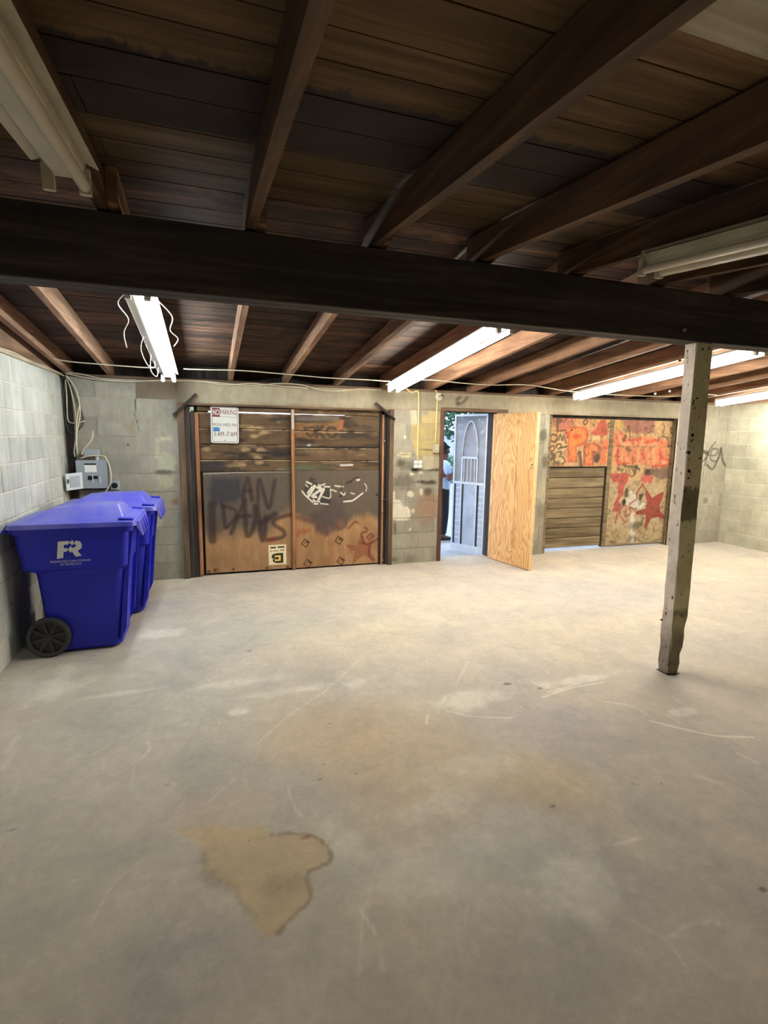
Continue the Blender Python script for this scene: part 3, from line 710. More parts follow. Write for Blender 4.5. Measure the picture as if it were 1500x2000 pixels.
def plank_paint(P):
    x, z = P[:, 0], P[:, 1]; C = np.tile(np.array(srgb(96, 76, 56)), (len(P), 1))
    C *= (.6 + .8 * fbm(x * .8, z * 7, 3, 5, 6))[:, None]
    mixc(C, sstep(.5, .72, fbm(x * 1.2, z * 4, 3, 5, 17)), srgb(54, 46, 40), .85)
    mixc(C, sstep(.58, .8, fbm(x * 2, z * 8, 3, 5, 41)), srgb(140, 116, 84), .7)
    for c in ((540, 325), (590, 320), (555, 372), (580, 515), (240, 455), (500, 460), (600, 460), (620, 350), (480, 560), (590, 545)): blob(C, P, A1(c)[0], .05, .022, srgb(176, 150, 112), .7, .6, .5, 20)
    blob(C, P, A1((250, 560))[0], .18, .04, srgb(50, 50, 56), .8, .5, .4, 8)
    blob(C, P, A1((720, 480))[0], .16, .06, srgb(40, 38, 40), .7, .5, .4, 8)
    blob(C, P, A1((830, 590))[0], .2, .05, srgb(92, 104, 72), .7, .6, .4, 6)
    blob(C, P, A1((920, 580))[0], .25, .05, srgb(92, 100, 76), .5, .6, .4, 6)
    zq = zpt(560, 780, 7.143); Q = onP(zq, YD)
    pfill(C, P, Q((105, 320), (560, 350), (720, 290), (800, 290), (780, 420), (640, 520), (420, 560), (110, 540)), srgb(150, 112, 72), .02, .65, .02)
    pfill(C, P, Q((740, 300), (795, 290), (790, 400), (720, 440)), srgb(178, 98, 62), .01, .7, .01)
    dk = srgb(62, 52, 44)
    for s, wd in (([(250, 390), (290, 470)], .03), ([(290, 400), (380, 390), (390, 470), (330, 510), (280, 470)], .03), ([(430, 380), (420, 520)], .04), ([(500, 380), (440, 450), (520, 520)], .045), ([(680, 410), (590, 400), (560, 470), (640, 520), (690, 480)], .04)):
        stroke(C, P, Q(*s), wd, dk, .01, .85)
    pfill(C, P, Q((115, 240), (730, 240), (720, 290), (115, 300)), srgb(120, 112, 106), .008, .7, .01)
    stroke(C, P, Q((115, 650), (300, 650), (440, 640)), .02, srgb(140, 128, 118), .008, .6)
    pfill(C, P, Q((130, 640), (1200, 660), (1190, 710), (130, 700)), srgb(48, 44, 42), .012, .7, .01)
    for s in ([(760, 920), (920, 915)], [(300, 640), (325, 637)]): stroke(C, P, Q(*s), .022, srgb(206, 206, 206), .006, .9)
    return C
def plank_edge(P, j, z1):                              # highlight painted along the upper edge, broken up by noise
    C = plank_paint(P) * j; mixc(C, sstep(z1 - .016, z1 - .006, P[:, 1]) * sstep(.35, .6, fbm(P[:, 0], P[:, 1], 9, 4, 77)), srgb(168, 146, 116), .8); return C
D1 = empty('door_1', (.96, YD, 0), kind='structure', label='boarded double garage door with plank top and graffitied plywood bottom')
def child(o, root):
    o.parent = root; o.matrix_parent_inverse = Matrix.Translation(-Vector(root.location)); return o
lx0, lx1, rx0, rx1 = -.10, .945, .985, 2.055
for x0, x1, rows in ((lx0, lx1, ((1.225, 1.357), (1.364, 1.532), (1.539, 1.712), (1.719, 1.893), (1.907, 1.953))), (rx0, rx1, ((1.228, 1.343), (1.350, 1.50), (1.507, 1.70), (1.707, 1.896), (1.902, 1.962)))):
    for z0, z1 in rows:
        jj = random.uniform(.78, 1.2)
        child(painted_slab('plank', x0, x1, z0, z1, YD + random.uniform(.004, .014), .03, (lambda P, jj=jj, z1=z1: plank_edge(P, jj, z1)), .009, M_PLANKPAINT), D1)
child(painted_slab('plywood_panel', lx0 + .04, lx1, .025, 1.218, YD, .018, left_ply, .0055, M_PLY, label='sooty plywood panel with faded letters'), D1)
child(painted_slab('plywood_panel', rx0 + .005, rx1, .02, 1.226, YD, .018, right_ply, .0055, M_PLY, label='sooty plywood panel with a white sketch and red star'), D1)
for nm, lo, hi, mt in (('stile', (-.175, YD - .035, 0), (-.128, YD + .03, 1.93), M_DARKJAMB), ('stile', (-.127, YD - .045, .02), (-.088, YD + .0, 1.885), M_ORANGE), ('meeting_stile', (.946, YD - .03, .0), (.984, YD + .02, 1.955), M_ORANGE),
                       ('stile', (2.057, YD - .02, 0), (2.082, YD + .02, 1.95), M_DARKJAMB), ('stile', (2.083, YD - .035, 0), (2.108, YD + .02, 1.92), M_ORANGE), ('stile', (2.109, YD - .02, 0), (2.14, YD + .03, 1.95), M_DARKJAMB),
                       ('hidden_backing_board', (-.17, YD + .045, 0), (.965, YD + .06, 1.892), M_DARKJAMB), ('hidden_backing_board', (.967, YD + .045, 0), (2.14, YD + .06, 1.897), M_DARKJAMB), ('hidden_backing_board', (-.17, YD + .045, 1.908), (2.14, YD + .06, 1.984), M_DARKJAMB), ('hidden_backing_board', (1.62, YD + .062, 1.80), (2.14, YD + .07, 1.984), M_DARKJAMB), ('hidden_backing_board', (-.23, YD + .062, 0), (.02, YD + .07, 1.984), M_DARKJAMB),  # extra boards out of sight, added to stop daylight leaking round the door
                       ('hinge_plate', (.950, YD - .034, 1.72), (.980, YD - .030, 1.95), M_OLDWHITE)):
    child(box(nm, lo, hi, mt, .002), D1)
for px, py in ((372, 955), (375, 1019), (379, 1117), (746, 975), (747, 998), (748, 1094), (371, 803), (751, 861)):
    p = onY(px, py, YD - .045); bm = bmesh.new(); addcyl(bm, (p.x, YD - .036, p.z), (p.x, YD - .048, p.z), .008, n=8); child(bm_obj('bolt', bm, M_ZINC), D1)
for px, py in ((364, 1002), (752, 976)):
    p = onY(px, py, YD - .05); bm = bmesh.new(); addcyl(bm, (p.x - .03, YD - .05, p.z), (p.x + .03, YD - .05, p.z), .006, n=6); addcyl(bm, (p.x - .02, YD - .05, p.z), (p.x - .02, YD - .02, p.z - .03), .006, n=6); child(bm_obj('latch', bm, M_STEEL), D1)
p = onY(374, 798, YD - .03); child(box('tape_scrap', (p.x - .018, YD - .04, p.z - .02), (p.x + .022, YD - .037, p.z + .02), plain('pale_green_tape', srgb(170, 196, 176), .7)), D1)
T4 = empty('trim_4', (.96, YB, 0), kind='structure', label='rough timber frame around the left garage door')
for nm, lo, hi, mt in (('jamb', (-.302, YB - .035, 0), (-.232, YB + .16, 1.9845), M_JAMB), ('jamb_stop', (-.231, YB - .005, 0), (-.178, YB + .1, 1.955), M_DARKJAMB), ('jamb', (2.165, YB - .035, 0), (2.222, YB + .16, 1.9845), M_JAMB),
                       ('jamb_stop', (2.142, YB - .005, 0), (2.164, YB + .1, 1.955), M_DARKJAMB), ('head', (-.231, YB - .02, 1.962), (2.164, YB + .06, 1.984), M_HEADER)):
    child(box(nm, lo, hi, mt, .003), T4)
# diagonal steel braces at the top corners
for (a, b), lab in ((((338, 811), (383, 769)), 'thin rusty steel brace across the upper left corner of the plank garage door'), (((734, 786), (772, 819)), 'thin rusty steel brace across the upper right corner of the plank garage door')):
    p, q = onY(*a, YB - .05), onY(*b, YB - .05); m, ln = bar_mtx(p, q)
    br = empty('corner_brace', p, label=lab, cat='brace', group='steel corner braces')
    bm = bmesh.new(); d = (q - p); nrm = Vector((-d.z, 0, d.x)).normalized() * .013
    for off0, off1, y0, y1 in ((-1, 1, -.0, .006), (-1, -.6, -.03, .0)):
        vs_ = [Vector((0, 0, 0)) + nrm * off0, d + nrm * off0, d + nrm * off1, nrm * off1]
        A = [bm.verts.new(v + Vector((0, y0, 0))) for v in vs_]; B = [bm.verts.new(v + Vector((0, y1, 0))) for v in vs_]
        bm.faces.new(A); bm.faces.new(B[::-1])
        for i in range(4): bm.faces.new((A[i], B[i], B[(i + 1) % 4], A[(i + 1) % 4]))
    bm_obj('angle_bar', bm, M_DSTEEL, parent=br)
    for t in (.06, .94):
        bm = bmesh.new(); c = d * t; addcyl(bm, (c.x, -.006, c.z), (c.x, .045, c.z), .006, n=6); bm_obj('bolt', bm, M_STEEL, parent=br)

# ------------------------------------------------------------------ right garage door (door_4)
YG = 6.325
zp = zpt(1060, 800, 10.714); GP = onP(zp, YG - .015); zq2 = zpt(1180, 800, 10.0); GR = onP(zq2, YG - .015); zs2 = zpt(1170, 920, 9.375); GS = onP(zs2, YG - .015)
def grime(C, P, seed):
    x, z = P[:, 0], P[:, 1]
    mixc(C, sstep(.52, .75, fbm(x * 3, z * 3, 5, 5, seed)), srgb(120, 96, 72), .45)
    mixc(C, sstep(.52, .85, fbm(x * 5, z * 5, 6, 4, seed + 3)), srgb(78, 66, 52), .6)
    C *= (.72 + .36 * fbm(x, z, 9, 5, seed + 7))[:, None]
    return C
def g_upper(P):
    x, z = P[:, 0], P[:, 1]; C = np.tile(np.array(srgb(196, 150, 104)), (len(P), 1))
    C *= (.85 + .3 * fbm(x * 3, z * 3, 4, 5, 3))[:, None]
    RED, DRED, ORG, DK = srgb(188, 88, 74), srgb(166, 84, 78), srgb(232, 132, 72), srgb(70, 60, 44)
    pfill(C, P, GP((190, 120), (640, 120), (650, 330), (480, 460), (330, 460), (200, 240)), srgb(176, 100, 92), .02, .75, .02)
    pfill(C, P, GP((1230, 200), (1320, 210), (1360, 500), (1250, 580), (1000, 510), (1100, 400)), RED, .012, .9, .012)
    pfill(C, P, GP((470, 440), (570, 460), (560, 600), (500, 600)), srgb(206, 74, 74), .012, .85)
    for s in ([(310, 190), (370, 170), (420, 240), (350, 310)],): pfill(C, P, GP(*s), srgb(104, 84, 76), .01, .9)
    pfill(C, P, GP((340, 480), (470, 470), (500, 800), (480, 1160), (160, 1160), (160, 900), (300, 800)), srgb(196, 172, 134), .015, .7, .02)
    pfill(C, P, GP((700, 760), (860, 780), (880, 1180), (480, 1190), (560, 1100), (700, 1060)), srgb(190, 168, 130), .015, .7, .02)
    pfill(C, P, GP((1000, 560), (1200, 540), (1180, 640), (980, 650)), srgb(206, 180, 136), .012, .8, .01)
    # letter P with red halo
    pp = [(560, 400), (680, 390), (800, 400), (890, 450), (920, 560), (870, 650), (760, 720), (670, 740), (690, 1060), (560, 1070), (560, 700), (570, 560), (600, 440)]
    pfill(C, P, GP(*[(a + (-45 if a < 650 else 45), b + (-40 if b < 600 else 40)) for a, b in pp]), srgb(196, 92, 70), .015, .85)
    pfill(C, P, GP(*pp), ORG, .008, .95)
    pfill(C, P, GP((620, 520), (800, 510), (800, 570), (690, 640), (640, 600)), srgb(190, 86, 60), .012, .9)
    # letter r
    rr = [(900, 760), (1030, 730), (1130, 770), (1190, 880), (1140, 900), (1080, 820), (1020, 880), (1020, 1130), (890, 1120)]
    pfill(C, P, GP(*[(a + (-45 if a < 1020 else 40), b + (-40 if b < 900 else 40)) for a, b in rr]), srgb(186, 84, 70), .015, .85)
    pfill(C, P, GP(*rr), srgb(222, 134, 86), .008, .95)
    pfill(C, P, GP((1040, 860), (1130, 880), (1180, 1000), (1120, 1100), (1050, 1100)), srgb(180, 96, 90), .012, .85)
    blob(C, P, GP((1140, 1020))[0], .06, .07, srgb(66, 62, 56), .9, .4, .3, 14)
    pfill(C, P, GP((1250, 870), (1320, 850), (1330, 1120), (1200, 1120)), srgb(236, 116, 78), .01, .9)
    blob(C, P, GP((1310, 710))[0], .06, .06, srgb(236, 116, 88), .9, .4, .3, 14)
    pfill(C, P, GP((1200, 770), (1400, 770), (1380, 840), (1200, 850)), srgb(190, 84, 70), .015, .7)
    for s, wd in (([(180, 520), (280, 530), (300, 600), (270, 670), (180, 660)], .03), ([(180, 530), (170, 660)], .025), ([(330, 640), (370, 520), (400, 640)], .025), ([(420, 640), (440, 540), (490, 700)], .025), ([(170, 780), (230, 760), (240, 840), (180, 870)], .025),
                  ([(290, 790), (290, 740), (360, 720), (390, 770), (330, 820)], .03), ([(380, 800), (500, 770)], .03), ([(160, 900), (220, 960), (180, 1040)], .06), ([(300, 900), (380, 880), (360, 990)], .025), ([(260, 930), (240, 1080), (330, 1130)], .03),
                  ([(770, 940), (790, 1060), (800, 1180)], .055), ([(760, 860), (740, 920)], .03), ([(850, 260), (910, 200), (930, 270), (880, 320), (850, 260)], .022), ([(1360, 300), (1430, 270), (1450, 330), (1390, 370), (1360, 300)], .02), ([(310, 190), (310, 440)], .035), ([(350, 450), (480, 430)], .02), ([(400, 980), (470, 1080), (400, 1140)], .025)):
        stroke(C, P, GP(*s), wd, DK, .006, .8)
    pfill(C, P, GP((150, 1080), (400, 1060), (460, 1190), (150, 1190)), srgb(100, 88, 70), .03, .6, .04, 14)
    for c in ((610, 425), (790, 900)): blob(C, P, GP(c)[0], .016, .016, srgb(16, 12, 10), 1, .2, .2, 20)
    return grime(C, P, 51)
def g_right(P):
    x, z = P[:, 0], P[:, 1]; C = np.tile(np.array(srgb(196, 160, 116)), (len(P), 1))
    C *= (.85 + .3 * fbm(x * 3, z * 3, 4, 5, 13))[:, None]
    mixc(C, sstep(1.15, .9, z), srgb(186, 166, 132), .9)
    # upper: yellow, mauve, orange-red bands with pale block letters
    pfill(C, P, GR((250, 170), (380, 170), (370, 380), (230, 400)), srgb(206, 166, 104), .01, .9)
    pfill(C, P, GR((400, 200), (980, 190), (1000, 420), (800, 480), (540, 480), (400, 330)), srgb(160, 100, 92), .02, .85, .03)
    pfill(C, P, GR((180, 420), (380, 420), (500, 560), (760, 520), (1060, 580), (1270, 620), (1270, 720), (180, 720)), srgb(208, 108, 80), .025, .8, .03)
    pfill(C, P, GR((160, 740), (1260, 740), (1270, 1080), (960, 1140), (700, 1050), (170, 1090)), srgb(208, 122, 88), .02, .8, .03)
    for s in ([(210, 780), (210, 1040)], [(340, 780), (340, 960)], [(450, 960), (430, 1010)], [(670, 760), (660, 1000)], [(870, 880), (870, 1060)], [(960, 760), (970, 1060)], [(1110, 1030), (1220, 1030)], [(260, 440), (340, 660)], [(760, 520), (730, 690)], [(340, 680), (540, 670)], [(780, 690), (1010, 660)], [(600, 610), (620, 690)]):
        stroke(C, P, GR(*s), .055, srgb(232, 158, 118), .02, .75)
    for s in ([(800, 650), (1060, 590)], [(1100, 880), (1140, 960), (1260, 990), (1240, 1080), (950, 1110)], [(520, 600), (720, 570)], [(1090, 770), (1100, 1040)], [(270, 780), (270, 1040), (420, 1050)], [(560, 960), (560, 1060)], [(740, 850), (770, 960)]):
        stroke(C, P, GR(*s), .045, srgb(196, 80, 60), .015, .75)
    for s, wd in (([(430, 440), (460, 340), (500, 330), (480, 420)], .022), ([(500, 420), (500, 600)], .022), ([(1290, 360), (1370, 350), (1370, 440), (1310, 460), (1290, 360)], .026), ([(1310, 400), (1350, 400)], .02), ([(1160, 280), (1180, 360), (1150, 460)], .022), ([(1140, 520), (1220, 550), (1260, 620), (1240, 720)], .03), ([(1250, 720), (1340, 680)], .03),
                  ([(380, 600), (420, 520)], .05), ([(860, 460), (920, 430), (980, 450)], .02), ([(440, 760), (500, 800)], .05)):
        stroke(C, P, GR(*s), wd, srgb(92, 74, 54), .006, .8)
    for s, wd in (([(260, 1130), (270, 1190), (320, 1170), (260, 1140)], .02), ([(330, 1200), (370, 1160), (350, 1250), (420, 1240)], .02), ([(430, 1180), (440, 1240)], .02), ([(480, 1150), (500, 1230)], .02), ([(540, 1150), (590, 1250), (540, 1310), (500, 1280)], .03), ([(380, 1080), (440, 1110), (600, 1120), (690, 1170)], .04), ([(620, 1110), (600, 1240)], .06)):
        stroke(C, P, GR(*s), wd, srgb(84, 84, 62), .01, .8)
    pfill(C, P, GR((800, 1180), (900, 1160), (1260, 1140), (1260, 1320), (1080, 1380), (960, 1280), (800, 1290)), srgb(104, 84, 80), .03, .8, .03)
    blob(C, P, GR((840, 1230))[0], .07, .06, srgb(62, 48, 50), .85, .4, .3, 12)
    # lower: red drips, white cat-like smear, red star
    R2 = srgb(188, 84, 76); R3 = srgb(158, 66, 58)
    pfill(C, P, GS((330, 40), (560, 40), (520, 210), (470, 260), (430, 450), (360, 540), (390, 640), (340, 740), (250, 750), (270, 600), (350, 450), (350, 200), (240, 190), (200, 60)), R2, .012, .92, .012)
    pfill(C, P, GS((780, 110), (860, 60), (1000, 110), (960, 200), (840, 220), (760, 180)), srgb(200, 84, 84), .02, .85, .02)
    pfill(C, P, GS((570, 380), (640, 380), (700, 500), (780, 560), (860, 600), (760, 700), (640, 680), (560, 640), (480, 640), (500, 540)), srgb(214, 210, 196), .012, .9, .02)
    pfill(C, P, GS((580, 760), (640, 770), (650, 1320), (600, 1330), (570, 1100)), srgb(208, 206, 196), .02, .8, .015)
    pfill(C, P, GS((490, 300), (540, 330), (530, 460), (470, 490), (460, 400)), srgb(60, 66, 54), .012, .9)
    pfill(C, P, GS((730, 420), (820, 420), (760, 560), (730, 540)), srgb(72, 56, 46), .012, .9)
    blob(C, P, GS((455, 570))[0], .04, .05, srgb(44, 30, 24), .95, .3, .2, 14)
    blob(C, P, GS((690, 990))[0], .12, .06, srgb(84, 86, 62), .8, .5, .4, 12)
    stroke(C, P, GS((800, 860), (770, 960)), .05, srgb(96, 92, 68), .02, .7)
    pfill(C, P, GS((860, 330), (910, 390), (970, 490), (1160, 380), (1190, 400), (1170, 480), (1110, 620), (1120, 740), (1220, 830), (1190, 880), (1060, 840), (950, 870), (870, 1050), (820, 1040), (860, 890), (850, 800), (680, 800), (670, 740), (850, 690), (880, 560), (840, 420)), R3, .008, .95)
    for s in ([(300, 950), (330, 800), (440, 640), (520, 640)], [(400, 660), (380, 800), (480, 940)], [(560, 600), (620, 560), (690, 520)], [(560, 650), (620, 690)], [(500, 700), (500, 820), (580, 760), (560, 680)], [(680, 420), (740, 330), (810, 240)], [(780, 240), (850, 330)], [(690, 480), (700, 400)]):
        stroke(C, P, GS(*s), .026, srgb(170, 76, 66), .008, .85)
    for s in ([(650, 1290), (700, 1240), (760, 1290), (900, 1310), (1100, 1260), (1180, 1220)], [(190, 1290), (340, 1330), (480, 1330), (540, 1260)], [(230, 1290), (290, 1300)]): stroke(C, P, GS(*s), .035, srgb(128, 102, 74), .015, .7)
    mixc(C, 1 - sstep(.02, .10, z), srgb(186, 176, 150), .5)
    return grime(C, P, 61)
D4 = empty('door_4', (5.7, YG, 0), kind='structure', label='boarded double garage door with red and orange graffiti')
gx0, gm0, gm1, gx1 = 4.605, 5.665, 5.735, 6.865
child(painted_slab('plywood_panel', gx0, gm0 - .005, 1.255, 1.945, YG - .015, .018, g_upper, .0055, M_PLY, label='plywood with orange letters'), D4)
nb = 8; zt0, zt1 = .045, 1.235
for i in range(nb):
    h = (zt1 - zt0) / nb; z0 = zt0 + i * h
    child(box('slat', (gx0 + .005, YG + .002 * (i % 3), z0 + .004), (gm0 - .02, YG + .03, z0 + h - .003), M_SLATW, .006), D4)
child(painted_slab('plywood_panel', gm1, gx1, 1.553, 1.945, YG - .015, .018, g_right, .0055, M_PLY, label='upper plywood with red graffiti'), D4)
child(painted_slab('plywood_panel', gm1, gx1, .045, 1.547, YG - .015, .018, g_right, .006, M_PLY, label='lower plywood with red star'), D4)
for nm, lo, hi, mt in (('meeting_stile', (gm0, YG - .02, 0.02), (gm1 - .004, YG + .04, 1.965), M_SLATW), ('stile', (gm0 - .018, YG - .01, .03), (gm0 - .001, YG + .03, 1.24), M_DARKJAMB), ('hidden_backing_board', (gx0, YG + .045, 0.06), (gx1, YG + .06, 1.95), M_DARKJAMB), ('rail', (gx0, YG - .005, 1.237), (gm0 - .006, YG + .03, 1.252), M_DARKJAMB), ('rail', (gm1, YG - .018, .018), (gx1, YG + .02, .043), M_SLATW)):
    child(box(nm, lo, hi, mt, .002), D4)
T5 = empty('trim_5', (5.7, YB, 0), kind='structure', label='weathered timber frame around the right garage door')
for nm, lo, hi, mt in (('jamb', (XG1, YB + .02, 0), (4.60, YG + .05, 1.984), M_SLATW), ('jamb', (gx1 + .001, YB + .02, 0), (XG2 + .03, YG + .05, 1.984), M_SLATW), ('head', (4.60, YB + .07, 1.948), (gx1, YG + .05, 1.984), M_DARKJAMB)):
    child(box(nm, lo, hi, mt, .003), T5)

# ------------------------------------------------------------------ pedestrian doorway: frame, wooden leaf, steel screen door
T6 = empty('trim_6', (3.3, YB, 0), kind='structure', label='red-brown timber frame of the open pedestrian doorway')
for nm, lo, hi, mt in (('jamb', (2.868, YB - .012, 0), (2.925, YB + .19, 2.0), M_REDJAMB), ('jamb', (3.672, YB - .0, 0), (3.715, YB + .19, 1.985), M_DARKJAMB), ('head', (2.87, YB - .016, 1.985), (3.86, YB + .19, 2.032), M_HEADER)):
    child(box(nm, lo, hi, mt, .004), T6)
def oak(name):
    m, t, b = nt(name); b.inputs['Roughness'].default_value = .55
    v = opos(t, (1, 1, 1)); n = noise(t, 1.0, 3, .5, opos(t, (5, 1, 1.3)), .3)
    sx = N(t, 'ShaderNodeSeparateXYZ'); L(t, v, sx.inputs[0])
    # cathedral figure: nested arches running up the sheet
    d = mathn(t, 'ADD', mathn(t, 'MULTIPLY', mathn(t, 'POWER', mathn(t, 'ABSOLUTE', mathn(t, 'SUBTRACT', sx.outputs[0], .36)), 1.6), 30.0), mathn(t, 'ADD', mathn(t, 'MULTIPLY', sx.outputs[2], 2.2), mathn(t, 'MULTIPLY', n, 9.0)))
    wv = mathn(t, 'SINE', mathn(t, 'MULTIPLY', d, 7.0)); f = mathn(t, 'ADD', mathn(t, 'MULTIPLY', wv, .5), .5)
    fine = noise(t, 9, 6, .7, opos(t, (9, 9, .6)))
    c = ramp(t, mathn(t, 'ADD', mathn(t, 'MULTIPLY', f, .62), mathn(t, 'MULTIPLY', fine, .38)), [(.08, srgb(192, 134, 78)), (.4, srgb(218, 166, 106)), (.8, srgb(230, 186, 126))])
    L(t, c, b.inputs['Base Color']); return m
M_OAK = oak('new_plywood_siding'); M_OAKEDGE = plain('plywood_edge', srgb(236, 204, 150), .6, 0, .15, 30)
hx, hy, fx_, fy_ = 3.655, 6.215, 3.805, 5.436
D2 = empty('door_2', (hx, hy, 0), math.atan2(fy_ - hy, fx_ - hx), kind='structure', label='new tan plywood door leaf standing open into the garage')
LW = math.hypot(fx_ - hx, fy_ - hy); y0, y1 = -.012, .026
xs_ = [0.0, .045, .052, .262, .269, .50, .507, LW - .012]
for a, b in ((0, 1), (2, 3), (4, 5), (6, 7)):
    pass
bm = bmesh.new(); addbox(bm, (.012, -.014, .012), (LW - .012, .022, 1.962))
lf = bm_obj('leaf_core', bm, M_OAKEDGE, parent=D2)
for a, b in ((.0, .046), (.051, .47), (.476, LW - .01)):
    bm = bmesh.new(); addbox(bm, (a + .001, -.020, .008), (b, -.0145, 1.966)); bm_obj('siding_strip', bm, M_OAK, parent=D2)
bm = bmesh.new()
rr_ = random.Random(5); zz_ = 0.006
while zz_ < 1.966:                                   # splintered free edge
    h = rr_.uniform(.015, .05) if zz_ < .5 else .3; z1_ = min(zz_ + h, 1.966); addbox(bm, (LW - .0105, -.021, zz_), (LW + (rr_.uniform(-.008, .006) if zz_ < .5 else 0), .024, z1_)); zz_ = z1_ + .0005
bm_obj('edge_strip', bm, M_OAKEDGE, parent=D2)
bm = bmesh.new()
for z in (.25, 1.0, 1.7): addcyl(bm, (-.008, -.002, z), (-.008, -.002, z + .09), .008, n=8)
bm_obj('hinge', bm, M_STEEL, parent=D2)
bm = bmesh.new(); addcyl(bm, (LW - .05, -.021, 1.33), (LW - .05, -.0195, 1.33), .011, n=8); addcyl(bm, (LW - .052, -.021, 1.29), (LW - .052, -.0195, 1.29), .008, n=8); bm_obj('bored_hole', bm, M_HOLE, parent=D2)

M_GREYPAINT = plain('grey_gloss_paint', srgb(208, 210, 218), .45, .2, .12)
M_GREYSHEET = plain('grey_sheet_steel', srgb(176, 184, 200), .5, .2, .2, 5)
sh, sf = (3.70, 6.44), (3.44, 6.95)
D3 = empty('door_3', (sh[0], sh[1], GZ + .03), math.atan2(sf[1] - sh[1], sf[0] - sh[0]), kind='structure', label='grey steel security screen door swung outwards')
SL = math.hypot(sf[0] - sh[0], sf[1] - sh[1]); SH = 1.98; ya, yb_ = -.016, .016
def sb(name, x0, x1, z0, z1, yy0=ya, yy1=yb_, mat=None): return box(name, (x0, yy0, z0), (x1, yy1, z1), mat or M_GREYPAINT, .002, parent=D3)
sb('frame_rail', 0, .03, 0, SH); sb('frame_rail', SL - .03, SL, 0, SH); sb('frame_rail', .03, SL - .03, 0, .09); sb('frame_rail', .03, SL - .03, SH - .03, SH); ZM = .98
sb('frame_rail', .03, SL - .03, ZM, ZM + .035)
c0, c1 = .155, SL - .155
sb('stile', c0 - .012, c0 + .012, .09, SH - .62); sb('stile', c1 - .012, c1 + .012, .09, SH - .62)
for k in range(10):
    z = .15 + k * .082
    sb('rung', .03, c0 - .012, z, z + .016); sb('rung', c1 + .012, SL - .03, z + .02, z + .036)
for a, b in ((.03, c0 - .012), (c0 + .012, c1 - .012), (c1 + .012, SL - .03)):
    sb('kick_plate', a, b - .034, .09, ZM, .006, .012, M_GREYSHEET); sb('shade_strip', b - .0335, b, .09, ZM, .012, .018, M_BLACK)  # black strips stand in for the shade inside the frame's recesses
sb('cross_bar', c0, c1, SH - .63, SH - .60)
for k in range(4):
    x = c0 + (c1 - c0) * (k + .6) / 4.2; sb('baluster', x - .006, x + .006, ZM + .035, SH - .63)
bm = bmesh.new(); mx = (c0 + c1) / 2; rw = (c1 - c0) / 2
addtube(bm, [(mx - rw * math.cos(math.pi * i / 14), .006, SH - .60 + .50 * math.sin(math.pi * i / 14)) for i in range(15)], .011, 6, 1); bm_obj('arch', bm, M_GREYPAINT, parent=D3, smooth=True)
bm = bmesh.new(); X0, X1, Z0, Z1 = .03, SL - .03, ZM + .035, SH - .03; st = .024; hw = .0043   # expanded metal infill
for sgn in (1, -1):
    k = -60
    while k < 140:
        c = k * st; k += 1; pts = []
        for x in (X0, X1):
            pts.append((x, Z0 + c + sgn * 1.6 * (x - X0)))
        (xa, za), (xb, zb) = pts
        def clip(xa, za, xb, zb):
            out = []
            for lim, s in ((Z0, 1), (Z1, -1)):
                if (za - lim) * s < 0 and (zb - lim) * s < 0: return None
                if (za - lim) * s < 0: t = (lim - za) / (zb - za); xa, za = xa + t * (xb - xa), lim
                if (zb - lim) * s < 0: t = (lim - za) / (zb - za); xb, zb = xa + t * (xb - xa), lim
            return xa, za, xb, zb
        r = clip(xa, za, xb, zb)
        if r and math.hypot(r[2] - r[0], r[3] - r[1]) > .01:
            addcyl(bm, (r[0], -.013 + .003 * sgn, r[1]), (r[2], -.013 + .003 * sgn, r[3]), hw, n=4, cap=False)
o = bm_obj('expanded_mesh', bm, plain('dull_mesh_paint', srgb(186, 188, 198), .6, .1, .1), parent=D3); o['kind'] = 'stuff'
# ------------------------------------------------------------------ fluorescent fixtures under the rafters
def fixture(x, yc, s, label, tubes, lit, old=False, L_=2.46, cords=()):
    """s = +1 back slope, -1 front slope; local Y along the fixture, Z = 0 at the rafters' underside"""
    root = empty('fluorescent_light', (x, yc, rz(yc) - .001), label=label, cat='light', group='ceiling strip lights')
    root.rotation_euler = (-s * ang, 0, 0)
    hm = M_OLDWHITE if old else M_WHITE
    bm = bmesh.new()
    addpoly(bm, [(-.055, 0), (.055, 0), (.055, -.042), (.035, -.062), (-.035, -.062), (-.055, -.042)], -L_ / 2, L_ / 2, lambda u, v, w_: Vector((u, w_, v)))
    bm_obj('housing', bm, hm, parent=root)
    bm = bmesh.new()
    for sg in (-1, 1):
        addpoly(bm, [(sg * .055, -.018), (sg * .095, -.034), (sg * .096, -.031), (sg * .055, -.014)], -L_ / 2 + .02, L_ / 2 - .02, lambda u, v, w_: Vector((u, w_, v)))
    bm_obj('reflector_wing', bm, hm, parent=root)
    for sg in (-1, 1):
        for e in (-1, 1):
            bm = bmesh.new(); addbox(bm, (sg * .052 - .017, e * (L_ / 2 - .018) - .012, -.112), (sg * .052 + .017, e * (L_ / 2 - .018) + .012, -.036)); bm_obj('socket', bm, hm, parent=root)
        if sg in tubes:
            bm = bmesh.new(); addcyl(bm, (sg * .052, -L_ / 2 + .035, -.088), (sg * .052, L_ / 2 - .035, -.088), .019, n=14)
            tb = bm_obj('tube', bm, lit or M_TUBEOFF, parent=root, smooth=True)
            for e in (-1, 1):
                bm = bmesh.new(); addcyl(bm, (sg * .052, e * (L_ / 2 - .036), -.088), (sg * .052, e * (L_ / 2 - .030), -.088), .0195, n=12); bm_obj('end_cap', bm, M_ZINC, parent=tb)
    for c in cords:
        bm = bmesh.new(); addtube(bm, c, .004, 5, 6); bm_obj('cord', bm, M_WIRE, parent=root, smooth=True)
    return root
